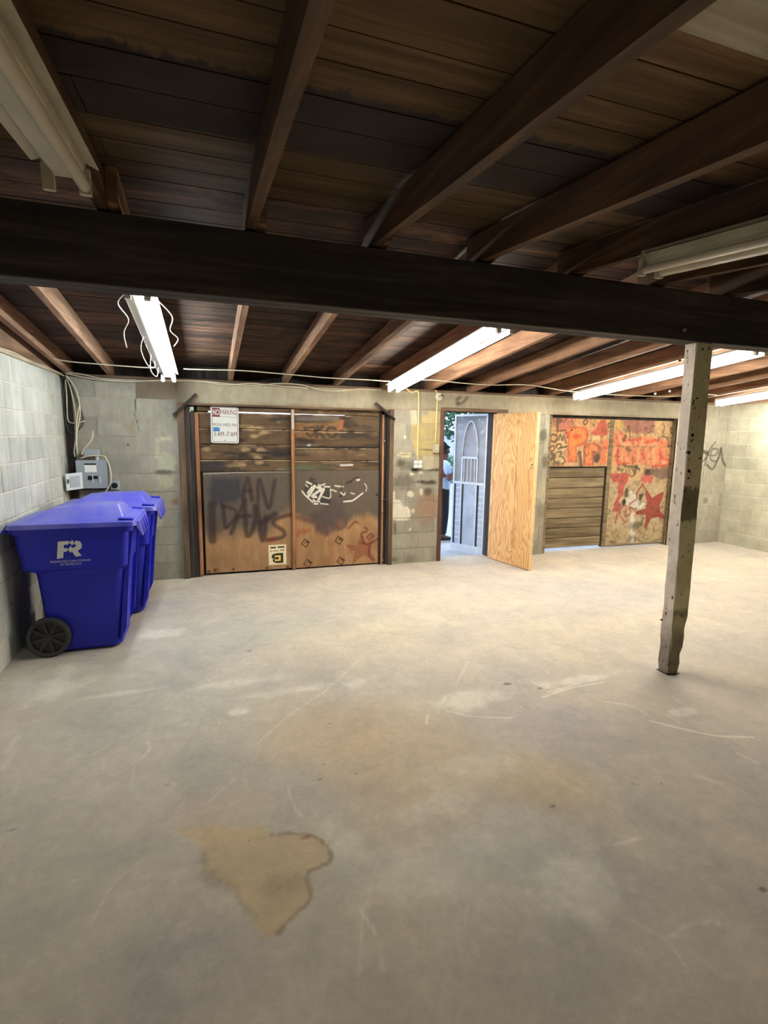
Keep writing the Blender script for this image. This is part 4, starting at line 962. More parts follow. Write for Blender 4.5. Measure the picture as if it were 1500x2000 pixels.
fixture(-.355, 4.66, 1, 'cool white lit strip light above the blue carts, one tube and dangling cords', (1,), M_TUBE_COOL,
        cords=([(-.09, -1.05, -.03), (-.14, -.95, -.06), (-.11, -.75, -.09), (-.16, -.6, -.14), (-.165, -.45, -.2)], [(-.08, -.2, -.05), (-.12, .0, -.10), (-.10, .25, -.16), (-.06, .42, -.14), (-.07, .55, -.06)], [(.09, -1.0, -.03), (.16, -.75, -.05), (.13, -.5, -.07), (.17, -.25, -.06), (.12, .1, -.03)],
               [(-.08, .35, -.05), (-.1, .5, -.15), (-.07, .72, -.16), (-.06, .8, -.06)]))
fixture(2.09, 4.68, 1, 'warm lit strip light in front of the open pedestrian door', (-1, 1), M_TUBE_WARM)
fixture(4.70, 4.68, 1, 'warm lit strip light crossing behind the worn wooden post', (-1, 1), M_TUBE_WARM)
fixture(7.24, 4.68, 1, 'lit strip light at the far right above the bare block wall corner', (-1, 1), M_TUBE_WARM)
fixture(-.403, .84, -1, 'unlit dusty strip light on the near left of the ceiling', (1,), None, True)
fixture(2.03, .86, -1, 'unlit dusty strip light on the near right beyond the beam', (-1, 1), None, True)

# ------------------------------------------------------------------ cables
def cable(pxs, Y, r, mat, label, name='cable', ys=None, cat='cable'):
    P = [onY(a, b, (ys[i] if ys else Y)) for i, (a, b) in enumerate(pxs)]
    return tube(name, P, r, mat, label=label, cat=cat)
_run = [onY(a, b, 5.62) for a, b in [(88, 697), (135, 706), (205, 712), (270, 717), (320, 719), (400, 722), (475, 724), (560, 731), (640, 738), (720, 742), (770, 745), (840, 742), (900, 748), (960, 752), (1030, 752), (1110, 764), (1180, 770), (1250, 773), (1320, 774), (1372, 770), (1400, 772)]]
_run = smooth_path(_run, 6)
for xa, xb, lab in ((-9, -.46, 'cream cable strung from the left wall to the cool white strip light'), (-.25, 1.985, 'cream cable strung between the cool and the warm strip lights above the plank door'),
                    (2.195, 4.595, 'cream cable strung above the doorway between two warm strip lights'), (4.805, 7.13, 'cream cable strung behind the post between the two right strip lights')):
    tube('cable', [p for p in _run if xa < p.x < xb], .006, M_WIRE, sub=1, label=lab, cat='cable')
cable([(127, 727), (160, 731), (200, 740), (230, 743), (300, 744), (380, 744), (430, 748), (470, 752), (510, 752), (545, 749), (590, 752), (625, 762), (660, 764), (700, 760), (745, 762)], YB - .03, .007, M_WIRE, 'cream cable stapled along the top of the block wall')
cable([(127, 729), (165, 737), (205, 743), (260, 745), (330, 742), (400, 746), (440, 752), (490, 749), (550, 754), (600, 759)], YB - .045, .006, M_WIRE, 'second cream cable sagging along the top of the block wall')
cable([(0, 680), (30, 690), (60, 706), (90, 716), (125, 734)], 6, .006, M_WIRE, 'cream cable along the top of the left block wall', ys=[4.6, 4.95, 5.4, 5.75, 6.17])
YS = iter((6.198, 6.180, 6.162, 6.144, 6.216, 6.126, 6.085))
for pts, m, lab in (([(127, 735), (130, 770), (131, 800), (134, 823), (150, 826), (166, 822)], M_WIRE, 'cream cable looping from the corner to a free end'),
                    ([(128, 734), (138, 760), (146, 800), (149, 830), (150, 890)], M_WIRE, 'cream cable hanging straight to the fuse box beside the loop'),
                    ([(129, 733), (148, 760), (155, 790), (156, 812), (150, 845), (145, 880), (147, 892)], M_WIRE, 'cream cable bowing outwards down to the fuse box'),
                    ([(155, 792), (150, 820), (149, 860), (152, 888)], M_WIRE, 'short cream cable joining the bowed cable above the fuse box'),
                    ([(127, 736), (124, 790), (130, 830), (138, 846), (155, 838), (163, 825), (160, 806), (154, 790), (140, 756)], M_WIREG, 'dark grey cable looped in the corner above the fuse box'),
                    ([(181, 842), (180, 855), (172, 868), (163, 878), (160, 888)], M_WIRE, 'cream cable curling down right of the corner bundle'),
                    ([(158, 895), (172, 891), (200, 890), (208, 897), (215, 915), (217, 935), (212, 952), (205, 962)], M_WIRE, 'cream cable arching over the right side of the fuse box')):
    cable(pts, next(YS), .007, m, lab)
cable([(765, 752), (790, 757), (803, 766), (815, 764), (818, 775), (817, 830), (815, 880), (816, 899)], YB - .022, .009, M_WIREY, 'yellowed cable dropping from the strip light to the outlet box')
cable([(850, 762), (854, 775), (852, 830), (850, 866)], YB - .02, .008, M_WIREY, 'yellowed cable dropping to the light switch')
box('cable_bracket', tuple(onY(124, 736, 6.2) - Vector((.012, .02, .03))), tuple(onY(124, 736, 6.2) + Vector((.02, .035, .06))), M_DSTEEL, label='small dark bracket holding cables in the wall corner', cat='bracket')

# outlet box, switch, bulb holder
p = onY(813, 906, YB); OB = empty('outlet_box', (p.x, YB, p.z), label='grey outlet box with four white sockets on the pier', cat='outlet')
box('box', (-.065, -.06, -.055), (.065, -.001, .055), M_ZINC, .004, parent=OB)
for i in (-1, 1):
    for j in (-1, 1): box('socket', (i * .030 - .026, -.066, j * .026 - .022), (i * .030 + .026, -.0605, j * .026 + .022), M_WHITE, .003, parent=OB)
p = onY(850, 876, YB); SW = empty('light_switch', (p.x, YB, p.z), label='pale switch box beside the doorway', cat='switch')
box('box', (-.036, -.045, -.056), (.036, -.001, .056), M_OLDWHITE, .004, parent=SW); box('toggle', (-.006, -.056, -.012), (.006, -.0455, .012), M_WHITE, .002, parent=SW)
p = onY(857, 775, YB); BU = empty('bulb_holder', (p.x, YB, p.z), label='round white porcelain bulb holder high on the pier', cat='lamp holder')
bm = bmesh.new(); addcyl(bm, (0, -.001, 0), (0, -.028, 0), .052, .044, n=20); bm_obj('base', bm, M_WHITE, parent=BU)
bm = bmesh.new(); addcyl(bm, (.0, -.0285, 0), (.012, -.07, .012), .026, .022, n=16); bm_obj('socket', bm, M_OLDWHITE, parent=BU)
bm = bmesh.new(); addcyl(bm, (.0125, -.0705, .0125), (.013, -.072, .013), .015, n=12); bm_obj('opening', bm, M_BLACK, parent=BU)

# fuse box in the corner
FBX = empty('fuse_box', (-1.15, YB, 1.2), label='grey metal fuse box with open flap in the wall corner', cat='fuse box')
M_PANEL = plain('grey_panel_paint', srgb(158, 166, 172), .45, .1, .06); M_PANELL = plain('pale_panel_paint', srgb(206, 210, 212), .45, 0, .05); M_PAPER = plain('paper_label', srgb(238, 238, 232), .8, 0, .06, 60)
fb = lambda n, lo, hi, m, bev=.003, **k: box(n, (lo[0] + 1.15, lo[1] - YB, lo[2] - 1.2), (hi[0] + 1.15, hi[1] - YB, hi[2] - 1.2), m, bev, parent=FBX, **k)
fb('enclosure', (-1.285, 6.118, 1.045), (-1.015, 6.226, 1.345), M_DSTEEL)
fb('cover', (-1.296, 6.098, 1.068), (-1.007, 6.117, 1.362), M_PANEL)
fb('paper_label', (-1.215, 6.095, 1.238), (-1.105, 6.0975, 1.312), M_PAPER, 0); fb('label_slot', (-1.215, 6.095, 1.316), (-1.108, 6.0975, 1.330), M_BLACK, 0)
fb('breaker', (-1.190, 6.094, 1.158), (-1.152, 6.0975, 1.200), M_HOLE, 0); fb('breaker', (-1.138, 6.094, 1.168), (-1.100, 6.0975, 1.200), M_HOLE, 0); fb('divider', (-1.149, 6.090, 1.13), (-1.141, 6.0975, 1.215), M_PANELL, 0)
fb('catch', (-1.085, 6.088, 1.125), (-1.072, 6.0975, 1.192), M_PANELL, .002)
bm = bmesh.new(); hz = Vector((-1.245, 6.094, 1.155)); d_ = Vector((-.80, -.60, 0)); n_ = Vector((.6, -.8, 0))
def flap(u, v, w_): q = hz + d_ * u + n_ * w_ + Vector((0, 0, v)); return Vector((q.x + 1.15, q.y - YB, q.z - 1.2))
addpoly(bm, [(0, -.085), (.16, -.095), (.162, .075), (0, .085)], 0, .012, flap); fp = bm_obj('flap', bm, M_PANELL, parent=FBX)
bm = bmesh.new(); addpoly(bm, [(.03, -.06), (.125, -.065), (.125, .045), (.03, .055)], .0125, .017, flap); bm_obj('flap_panel', bm, M_PANEL, parent=fp)
bm = bmesh.new(); addpoly(bm, [(.138, -.02), (.150, -.02), (.150, .02), (.138, .02)], .0125, .022, flap); bm_obj('latch', bm, M_STEEL, parent=fp)
fb('top_box', (-1.225, 6.14, 1.402), (-1.085, 6.226, 1.470), M_PANEL)
bm = bmesh.new(); addcyl(bm, (.04, -.05, .135), (.04, -.05, .21), .018, n=12); bm_obj('conduit', bm, M_PANELL, parent=FBX)
fb('side_box', (-.995, 6.16, 1.045), (-.915, 6.226, 1.135), M_PANEL); bm = bmesh.new(); addcyl(bm, (.195, -.071, -.11), (.195, -.0705 - .004, -.11), .030, n=18); bm_obj('knockout', bm, M_HOLE, parent=FBX)
box('riser_board', (-1.39, 6.2255, .95), (-1.31, 6.2285, 2.19), M_DARKJAMB, label='dark narrow board fixed upright in the wall corner behind the cables', cat='board')
for px, py, lab in ((1280, 769, 'small white insulator knob under a rafter, left one of the pair'), (1308, 764, 'small white insulator knob under a rafter, right one of the pair')):
    q = onY(px, py, 5.55); z1 = rz(5.55)
    kn = empty('insulator_knob', (q.x, 5.55, q.z), label=lab, cat='insulator', group='white insulator knobs')
    bm = bmesh.new(); bmesh.ops.create_uvsphere(bm, u_segments=12, v_segments=8, radius=.016); bm_obj('knob', bm, M_WHITE, smooth=True, parent=kn)
    bm = bmesh.new(); addcyl(bm, (0, 0, .012), (0, 0, max(.03, z1 + RH - .01 - q.z)), .003, n=6); bm_obj('nail', bm, M_STEEL, parent=kn)
# ------------------------------------------------------------------ worn timber post
PO = empty('support_post', (3.10, 2.70, 0), label='worn peeling wooden post holding up the beam', cat='post')
def post_mat():
    m, t, b = nt('peeling_post_paint'); b.inputs['Roughness'].default_value = .85
    v = wpos(t); g = N(t, 'ShaderNodeNewGeometry'); sx = N(t, 'ShaderNodeSeparateXYZ'); L(t, g.outputs['True Normal'], sx.inputs[0])
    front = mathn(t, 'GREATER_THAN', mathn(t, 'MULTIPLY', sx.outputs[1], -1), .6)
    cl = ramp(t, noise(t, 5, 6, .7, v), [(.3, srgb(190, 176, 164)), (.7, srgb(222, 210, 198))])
    cf = ramp(t, noise(t, 4, 6, .7, v), [(.3, srgb(196, 188, 148)), (.7, srgb(230, 222, 186))])  # front face colour brightened to stand in for light it lacks
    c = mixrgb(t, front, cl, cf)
    pz = N(t, 'ShaderNodeSeparateXYZ'); L(t, g.outputs['Position'], pz.inputs[0])
    pits = ramp(t, noise(t, 34, 3, .6, wpos(t, (1, 1, .6))), [(.62, 0.0), (.68, 1.0)]); c = mixrgb(t, pits, c, srgb(70, 60, 48))
    # dark bands of old paint on the front face
    zb = N(t, 'ShaderNodeMath', operation='ADD'); L(t, pz.outputs[2], zb.inputs[0]); L(t, mathn(t, 'MULTIPLY', noise(t, 5, 4, .6, v), .25), zb.inputs[1])
    rmp = ramp(t, mathn(t, 'MULTIPLY', zb.outputs[0], .4), [(.0, .3), (.215, .3), (.225, .9), (.245, 0.0), (.50, 0.0), (.51, .9), (.585, .9), (.595, 0.0)])
    bot = mathn(t, 'MULTIPLY', front, rmp)
    c = mixrgb(t, mathn(t, 'MULTIPLY', bot, .75), c, srgb(58, 56, 48))
    low = ramp(t, zb.outputs[0], [(.36, 1.0), (.50, 0.0)]); c = mixrgb(t, mathn(t, 'MULTIPLY', low, .7), c, srgb(84, 68, 52))
    L(t, c, b.inputs['Base Color']); bump(t, b, noise(t, 22, 6, .7, wpos(t, (1, 1, .4))), .6, .01)
    return m
M_POST = post_mat()
bm = bmesh.new(); rings = []; rp = random.Random(2)
def padd(z, t):
    cx = 3.095 + .035 * (1 - t) - 3.10; e = .055 * max(0, 1 - z / .55) ** 1.2
    x0, x1, ya_, yb2 = cx - .072, cx + .072 - e, 2.655 - 2.70, 2.745 - 2.70
    j = lambda s=.003: rp.uniform(-s, s) * (2.2 if z < .6 else 1)
    pts = [(x0 + .006, ya_), (x1 - .006, ya_), (x1, ya_ + .008), (x1, yb2 - .006), (x1 - .006, yb2), (x0 + .006, yb2), (x0, yb2 - .006), (x0, ya_ + .006)]
    return [bm.verts.new((x + j(), y + j(), z)) for x, y in pts]
zs = [0, .03, .08, .14, .2, .27, .34, .42, .5, .62, .75, .9, 1.05, 1.2, 1.4, 1.6, 1.8, 2.0, 2.15, 2.286]
for z in zs: rings.append(padd(z, z / 2.286))
for a, b in zip(rings, rings[1:]):
    for k in range(8): bm.faces.new((a[k], a[(k + 1) % 8], b[(k + 1) % 8], b[k]))
bm.faces.new(rings[0][::-1]); bm.faces.new(rings[-1]); bm_obj('shaft', bm, M_POST, parent=PO)
for px, py in ((1373, 682), (1353, 850), (1346, 884), (1346, 920), (1345, 934), (1293, 1211), (1362, 778), (1329, 704)):
    q = onY(px, py, 2.652 if px > 1300 else 2.66); bm = bmesh.new(); r_ = .011 if py in (850, 884, 920) else .006
    addcyl(bm, (q.x - 3.10, q.y - 2.70 - .0015, q.z), (q.x - 3.10, q.y - 2.70 + .01, q.z), r_, n=8); bm_obj('nail_hole', bm, M_HOLE, parent=PO)
bm = bmesh.new(); addpoly(bm, [(-.078, -.052), (.03, -.055), (.035, .05), (-.08, .052)], .0005, .004, lambda u, v, w_: Vector((u + .03, v, w_))); bm_obj('foot_shim', bm, M_DSTEEL, parent=PO)

# ------------------------------------------------------------------ parking sign
def place_text(body, root, x0, x1, z0, z1, y, mat, name='lettering', flip=False, **kw):
    me = text_mesh(body, 1.0, name, 'LEFT', **kw)
    n = len(me.vertices); co = np.empty(n * 3, np.float32); me.vertices.foreach_get('co', co); co = co.reshape(-1, 3)
    lo, hi = co.min(0), co.max(0); u = (co[:, 0] - lo[0]) / (hi[0] - lo[0]); v = (co[:, 1] - lo[1]) / (hi[1] - lo[1])
    if flip: u, v = 1 - u, 1 - v
    out = np.stack([x0 + u * (x1 - x0), np.full(n, y), z0 + v * (z1 - z0)], 1); me.vertices.foreach_set('co', out.astype(np.float32).ravel()); me.update()
    return mesh_obj(name, me, mat, parent=root)
M_SIGNW = plain('sign_white', srgb(222, 222, 216), .5, 0, .04); M_MAROON = plain('sign_maroon', srgb(120, 34, 42), .5); M_MAROOND = plain('sign_dark_red', srgb(104, 52, 52), .5); M_BLUETAPE = plain('blue_tape', srgb(66, 128, 184), .6)
sy = 6.248; a_ = onY(413, 864, sy); b_ = onY(464, 795, sy); SX0, SX1, SZ0, SZ1 = a_.x - .004, b_.x + .004, a_.z - .006, 1.957
NP = empty('parking_sign', (SX0, sy, SZ0), label='white metal no parking sign with maroon lettering hung on the plank door', cat='sign')
NP.rotation_euler = (0, math.radians(.8), 0)
SW_, SH_ = SX1 - SX0, SZ1 - SZ0
def rrect(x0, z0, x1, z1, r, n=5):
    out = []
    for cx, cz, a0 in ((x1 - r, z0 + r, -90), (x1 - r, z1 - r, 0), (x0 + r, z1 - r, 90), (x0 + r, z0 + r, 180)):
        out += [(cx + r * math.cos(math.radians(a0 + 90 * i / n)), cz + r * math.sin(math.radians(a0 + 90 * i / n))) for i in range(n + 1)]
    return out
XZ = lambda u, v, w_: Vector((u, w_, v))
bm = bmesh.new(); addpoly(bm, rrect(0, 0, SW_, SH_, .024), -.0015, .0015, XZ); bm_obj('plate', bm, M_SIGNW, parent=NP)
def ring(bm, o, i, y):
    A = [bm.verts.new((u, y, v)) for u, v in o]; B = [bm.verts.new((u, y, v)) for u, v in i]; n = len(o)
    for k in range(n): bm.faces.new((A[k], A[(k + 1) % n], B[(k + 1) % n], B[k]))
bm = bmesh.new(); ring(bm, rrect(.013, .012, SW_ - .013, SH_ - .004, .016), rrect(.018, .017, SW_ - .018, SH_ - .009, .012), -.0021); bm_obj('border', bm, M_MAROOND, parent=NP)
def fbox(n, x0, x1, z0, z1, m, y=-.0020): return box(n, (x0 * SW_, y - .0003, z0 * SH_), (x1 * SW_, y, z1 * SH_), m, parent=NP)
fbox('red_field', .062, .325, .73, .965, M_MAROON); fbox('rule', .062, .938, .722, .730, M_MAROOND); fbox('tape', .085, .315, .325, .435, M_BLUETAPE, -.0032)
S = lambda x0, x1, z0, z1: (x0 * SW_, x1 * SW_, z0 * SH_, z1 * SH_)
place_text('NO', NP, *S(.08, .305, .765, .93), -.0028, M_SIGNW, bold=.02); place_text('PARKING', NP, *S(.34, .925, .79, .93), -.0025, M_MAROON)
place_text('MON WED FRI', NP, *S(.075, .925, .47, .55), -.0025, M_MAROOND); place_text('3 AM -7 AM', NP, *S(.11, .925, .19, .32), -.0025, M_MAROOND)
bm = bmesh.new(); addcyl(bm, (.5 * SW_, -.0016, .075 * SH_), (.5 * SW_, -.0024, .075 * SH_), .005, n=10); bm_obj('bolt_hole', bm, M_HOLE, parent=NP)
bm = bmesh.new(); addcyl(bm, (.5 * SW_, .002, .9 * SH_), (.5 * SW_, .03, .9 * SH_), .004, n=8); bm_obj('fixing', bm, M_STEEL, parent=NP)

# plywood maker's sticker, upside down
yk = YD - .001; a_ = onY(525, 1104, yk); b_ = onY(559, 1063, yk)
ST = empty('sticker', (a_.x, yk, a_.z), label='cream paper sticker with an upside-down black and yellow letter', cat='sticker')
kw_, kh_ = b_.x - a_.x, b_.z - a_.z; M_CREAM = plain('cream_paper', srgb(240, 226, 192), .7); M_INK = plain('black_ink', srgb(40, 36, 26), .6); M_YEL = plain('yellow_ink', srgb(236, 206, 90), .6); M_TAN = plain('faded_ink', srgb(176, 156, 110), .7)
box('paper', (0, -.0006, 0), (kw_, 0, kh_), M_CREAM, parent=ST)
place_text('B', ST, .16 * kw_, .82 * kw_, .08 * kh_, .58 * kh_, -.0012, M_INK, 'letter_mark', True, bold=.09)
bm = bmesh.new()
for x0, x1, z0, z1 in ((.56, .68, .19, .47), (.34, .58, .385, .47), (.34, .58, .19, .27)): addbox(bm, (x0 * kw_, -.0022, z0 * kh_), (x1 * kw_, -.0016, z1 * kh_))
bm_obj('yellow_mark', bm, M_YEL, parent=ST)
bm = bmesh.new()
for x0, x1, z0, z1 in ((.10, .42, .83, .90), (.52, .90, .84, .91)): addbox(bm, (x0 * kw_, -.0012, z0 * kh_), (x1 * kw_, -.0007, z1 * kh_))
bm_obj('printed_bar', bm, M_INK, parent=ST)
bm = bmesh.new()
for x0, x1, z0, z1 in ((.09, .18, .66, .74), (.24, .58, .67, .72), (.66, .88, .67, .76)): addbox(bm, (x0 * kw_, -.0012, z0 * kh_), (x1 * kw_, -.0007, z1 * kh_))
bm_obj('faded_bar', bm, M_TAN, parent=ST)

# ------------------------------------------------------------------ blue recycling carts
def cart_mat():
    m, t, b = nt('blue_cart_plastic'); b.inputs['Roughness'].default_value = .42; b.inputs['Specular IOR Level'].default_value = .4
    f = noise(t, 4, 5, .6, wpos(t)); L(t, ramp(t, f, [(.3, (.006, .012, .40)), (.7, (.010, .017, .52))]), b.inputs['Base Color'])
    L(t, ramp(t, noise(t, 60, 3, .6, wpos(t)), [(.3, .36), (.7, .5)]), b.inputs['Roughness']); return m
M_CART = cart_mat(); M_LID = None
def lid_mat():
    m, t, b = nt('blue_lid_plastic'); b.inputs['Roughness'].default_value = .38
    d = ramp(t, noise(t, 3, 6, .65, wpos(t)), [(.35, .1), (.65, .5)]); L(t, mixrgb(t, d, (.026, .032, .56), (.34, .32, .5)), b.inputs['Base Color']); return m  # pale lavender mix paints in the tubes' reflection along with dust
M_LID = lid_mat(); M_TYRE = plain('wheel_plastic', srgb(52, 52, 54), .6, 0, .1); M_LOGO = plain('white_print', srgb(214, 216, 216), .6)
def rsec(x0, x1, hy_, r, n=7):
    out = []
    for cx, cy, a0 in ((x1 - r, -hy_ + r, -90), (x1 - r, hy_ - r, 0), (x0 + r, hy_ - r, 90), (x0 + r, -hy_ + r, 180)):
        out += [(cx + r * math.cos(math.radians(a0 + 90 * i / n)), cy + r * math.sin(math.radians(a0 + 90 * i / n))) for i in range(n + 1)]
    return out
def loft(bm, secs, cap0=True, cap1=True):
    R_ = [[bm.verts.new((x, y, z + (dz(x, y) if dz else 0))) for x, y in pts] for z, pts, dz in secs]; n = len(R_[0])
    for a, b in zip(R_, R_[1:]):
        for k in range(n): bm.faces.new((a[k], a[(k + 1) % n], b[(k + 1) % n], b[k]))
    if cap0: bm.faces.new(R_[0][::-1])
    if cap1: bm.faces.new(R_[-1])
def cart(loc, label):
    root = empty('recycling_cart', loc, label=label, cat='recycling bin', group='blue recycling carts'); root.scale = (.965, 1, 1)
    bm = bmesh.new()
    loft(bm, [(.012, rsec(-.235, .245, .225, .06), None), (.03, rsec(-.25, .26, .24, .065), None), (.60, rsec(-.295, .312, .288, .075), None), (.635, rsec(-.30, .318, .293, .075), None),
              (.665, rsec(-.37, .338, .318, .05), None), (.93, rsec(-.40, .362, .335, .05), None), (.932, rsec(-.415, .395, .352, .06), None), (.985, rsec(-.42, .402, .356, .06), None)])
    bd = soft_obj('body', bm, M_CART, parent=root)
    for y in (-.235, .235):                                          # upright ribs at the front corners
        bm = bmesh.new(); addpoly(bm, [(.255, .06), (.30, .16), (.345, .64), (.385, .925), (.35, .925), (.30, .55), (.25, .06)], y - .022, y + .022, lambda u, v, w_: Vector((u, w_, v))); bm_obj('rib', bm, M_CART, parent=bd)
    # lid: rim skirt, raised hip panel, drooping front lip
    bm = bmesh.new()
    loft(bm, [(.972, rsec(-.44, .425, .366, .05), None), (1.004, rsec(-.43, .418, .360, .05), None), (1.012, rsec(-.40, .40, .345, .05), None), (1.020, rsec(-.33, .33, .27, .02), None), (1.085, rsec(-.20, .29, .15, .02), None), (1.105, rsec(-.05, .27, .10, .02), None)], cap0=False)
    ld = soft_obj('lid', bm, M_LID, 22, parent=root)
    bm = bmesh.new(); addpoly(bm, [(.415, 1.0), (.432, .985), (.452, .87), (.438, .872), (.415, .955)], -.27, .27, lambda u, v, w_: Vector((u, w_, v)))
    for v in bm.verts:
        if v.co.z < .9: v.co.y *= .78
    bm_obj('front_lip', bm, M_LID, parent=ld)
    for y in (-.13, 0, .13):
        bm = bmesh.new(); addpoly(bm, [(.434, .98), (.462, .90), (.455, .875), (.437, .89)], y - .012, y + .012, lambda u, v, w_: Vector((u, w_, v))); bm_obj('grip_rib', bm, M_LID, parent=ld)
    for y in (-1, 1):
        bm = bmesh.new(); addpoly(bm, [(-.47, .955), (-.41, .93), (-.40, .99), (-.44, 1.0)], y * .27 - .03, y * .27 + .03, lambda u, v, w_: Vector((u, w_, v))); bm_obj('handle_bracket', bm, M_CART, parent=root)
        bm = bmesh.new(); addpoly(bm, [(.40, 1.012), (.30, 1.022), (.30, 1.030), (.40, 1.020)], y * .30 - .035, y * .30 + .035, lambda u, v, w_: Vector((u, w_, v))); bm_obj('corner_step', bm, M_CART, parent=ld)
    bm = bmesh.new(); addcyl(bm, (-.452, -.33, .955), (-.452, .33, .955), .014, n=10); bm_obj('handle', bm, M_CART, parent=root)
    bm = bmesh.new(); addcyl(bm, (-.235, -.27, .150), (-.235, .27, .150), .012, n=8); bm_obj('axle', bm, M_STEEL, parent=root)
    for y in (-1, 1):
        bm = bmesh.new(); cx, cz, R0 = -.235, .150, .149
        prof = [(.118, -.02), (.138, -.026), (R0, -.018), (R0, .018), (.138, .026), (.118, .02)]; nn = 40; rg = []
        for i in range(nn):
            t = 2 * math.pi * i / nn; rg.append([bm.verts.new((cx + r * math.cos(t), y * .282 + w_, cz + r * math.sin(t))) for r, w_ in prof])
        for i in range(nn):
            a, b = rg[i], rg[(i + 1) % nn]
            for k in range(6): bm.faces.new((a[k], a[(k + 1) % 6], b[(k + 1) % 6], b[k]))
        wh = soft_obj('wheel', bm, M_TYRE, parent=root)
        bm = bmesh.new(); addcyl(bm, (cx, y * .282 - .024, cz), (cx, y * .282 + .024, cz), .028, n=14); bm_obj('hub', bm, M_TYRE, parent=wh)
        bm = bmesh.new(); addcyl(bm, (cx, y * .282 - .004, cz), (cx, y * .282 + .004, cz), .119, n=24); bm_obj('disc', bm, M_BLACK, parent=wh)
        for i in range(8):
            t = 2 * math.pi * (i + .3) / 8; c, s = math.cos(t), math.sin(t); bm = bmesh.new()
            A = [(.026, -.012), (.119, -.009), (.119, .009), (.026, .012)]
            addpoly(bm, A, y * .282 - .016, y * .282 + .016, lambda u, v, w_: Vector((cx + u * c - v * s, w_, cz + u * s + v * c))); bm_obj('spoke', bm, M_TYRE, parent=wh)
    # printed mark and lines of text on the side facing -Y, following its lean
    lg = empty('logo', (-.04, -.329, .80), parent=root); lg.rotation_euler = (math.radians(3.6), 0, 0)
    k = .00333; G = lambda pts: [((x - 735) * .000285, (520 - y) * .000300 + .012) for x, y in pts]
    F_ = [(480, 310), (740, 300), (715, 350), (760, 385), (800, 420), (840, 345), (800, 270), (800, 305), (860, 360)]
    shapes = [[(480, 312), (730, 302), (716, 392), (612, 400), (600, 476), (690, 484), (676, 566), (590, 570), (572, 722), (424, 738)],
              [(722, 322), (795, 318), (800, 268), (856, 350), (790, 428), (784, 385), (742, 372)],
              [(880, 302), (985, 325), (1030, 400), (1010, 500), (915, 560), (1000, 688), (860, 708), (775, 560), (745, 605), (692, 512), (775, 428), (785, 482), (850, 470), (892, 430), (880, 400), (830, 392), (868, 350)]]
    for sh_ in shapes:
        flat_poly('logo_shape', G(sh_), -.003, M_LOGO, parent=lg)
    place_text('FRIEDMAN RECYCLING COMPANIES', lg, -.135, .135, -.082, -.066, -.0032, M_LOGO); place_text('877-920-RECYCLE', lg, -.068, .068, -.105, -.089, -.0032, M_LOGO)
    return root
def cart_place(loc, label, **kw): return cart(loc, label)
cart((-.93, 4.535, 0), 'nearer blue wheeled recycling cart with white logo against the left wall')
cart((-.855, 5.32, 0), 'farther blue wheeled recycling cart below the fuse box, partly hidden behind the other')
# ------------------------------------------------------------------ outside: alley, wall, tree, hedge, person
M_PAVE = plain('alley_concrete', srgb(170, 172, 178), .85, 0, .16, 3)
box('alley_pavement', (-4, 6.42, GZ - .2), (22, 30, GZ), M_PAVE, kind='structure', label='pale concrete alley outside the open door')
M_LEAF = plain('leaf_green', srgb(52, 92, 62), .6, 0, .4, 3); M_BARK = plain('bark', srgb(74, 60, 50), .9, 0, .2); M_PALEW = plain('pale_render', srgb(196, 204, 216), .8, 0, .06, 2); M_ROOF = plain('pale_metal_roof', srgb(184, 200, 224), .5, .1, .05)
def leaves(name, c, r, n, size, mat, parent, seed):
    rr = random.Random(seed); bm = bmesh.new()
    for _ in range(n):
        while True:
            p = Vector((rr.uniform(-1, 1), rr.uniform(-1, 1), rr.uniform(-1, 1)))
            if .35 < p.length < 1: break
        p = Vector((p.x * r[0], p.y * r[1], p.z * r[2])) + Vector(c)
        a = Vector((rr.uniform(-1, 1), rr.uniform(-1, 1), rr.uniform(-1, .3))).normalized(); b = a.cross(Vector((rr.uniform(-1, 1), rr.uniform(-1, 1), rr.uniform(-1, 1)))).normalized(); s = size * rr.uniform(.6, 1.3)
        vs_ = [bm.verts.new(p - a * s), bm.verts.new(p + b * s * .45), bm.verts.new(p + a * s), bm.verts.new(p - b * s * .45)]; bm.faces.new(vs_)
    return bm_obj(name, bm, mat, parent=parent)
TR = empty('tree', (8.6, 13.4, GZ), label='leafy green tree seen through the open doorway', cat='tree')
bm = bmesh.new(); addcyl(bm, (0, 0, 0), (-.2, .1, 1.7), .16, .11, n=10); addcyl(bm, (-.2, .1, 1.6), (-.9, 0, 2.6), .09, .05, n=8); addcyl(bm, (-.2, .1, 1.6), (.6, .3, 2.8), .09, .05, n=8); bm_obj('trunk', bm, M_BARK, parent=TR)
leaves('foliage', (-.8, 0, 3.1), (2.6, 1.6, 1.75), 6500, .10, M_LEAF, TR, 4)
HG = empty('hedge', (9.0, 17.6, GZ), label='low green hedge across the alley behind the person', cat='hedge')
bm = bmesh.new(); addcyl(bm, (0, 0, 0), (0, 0, .5), .08, n=8); bm_obj('stem', bm, M_BARK, parent=HG)
leaves('foliage', (0, 0, .5), (3.2, .5, .5), 2600, .09, plain('hedge_green', srgb(92, 136, 104), .6, 0, .3, 3), HG, 9)
HS = empty('shed', (10.5, 20.5, GZ), label='pale low shed with sloping metal roof across the alley', cat='shed')
box('wall', (-4, 0, 0), (4, 3, 1.75), M_PALEW, parent=HS)
bm = bmesh.new(); addpoly(bm, [(-4.3, 2.75), (-.4, 1.75), (4.3, 1.75), (4.3, 1.82), (-.4, 1.85), (-4.3, 2.85)], -.3, 3.2, lambda u, v, w_: Vector((u, w_, v))); bm_obj('roof', bm, M_ROOF, parent=HS)
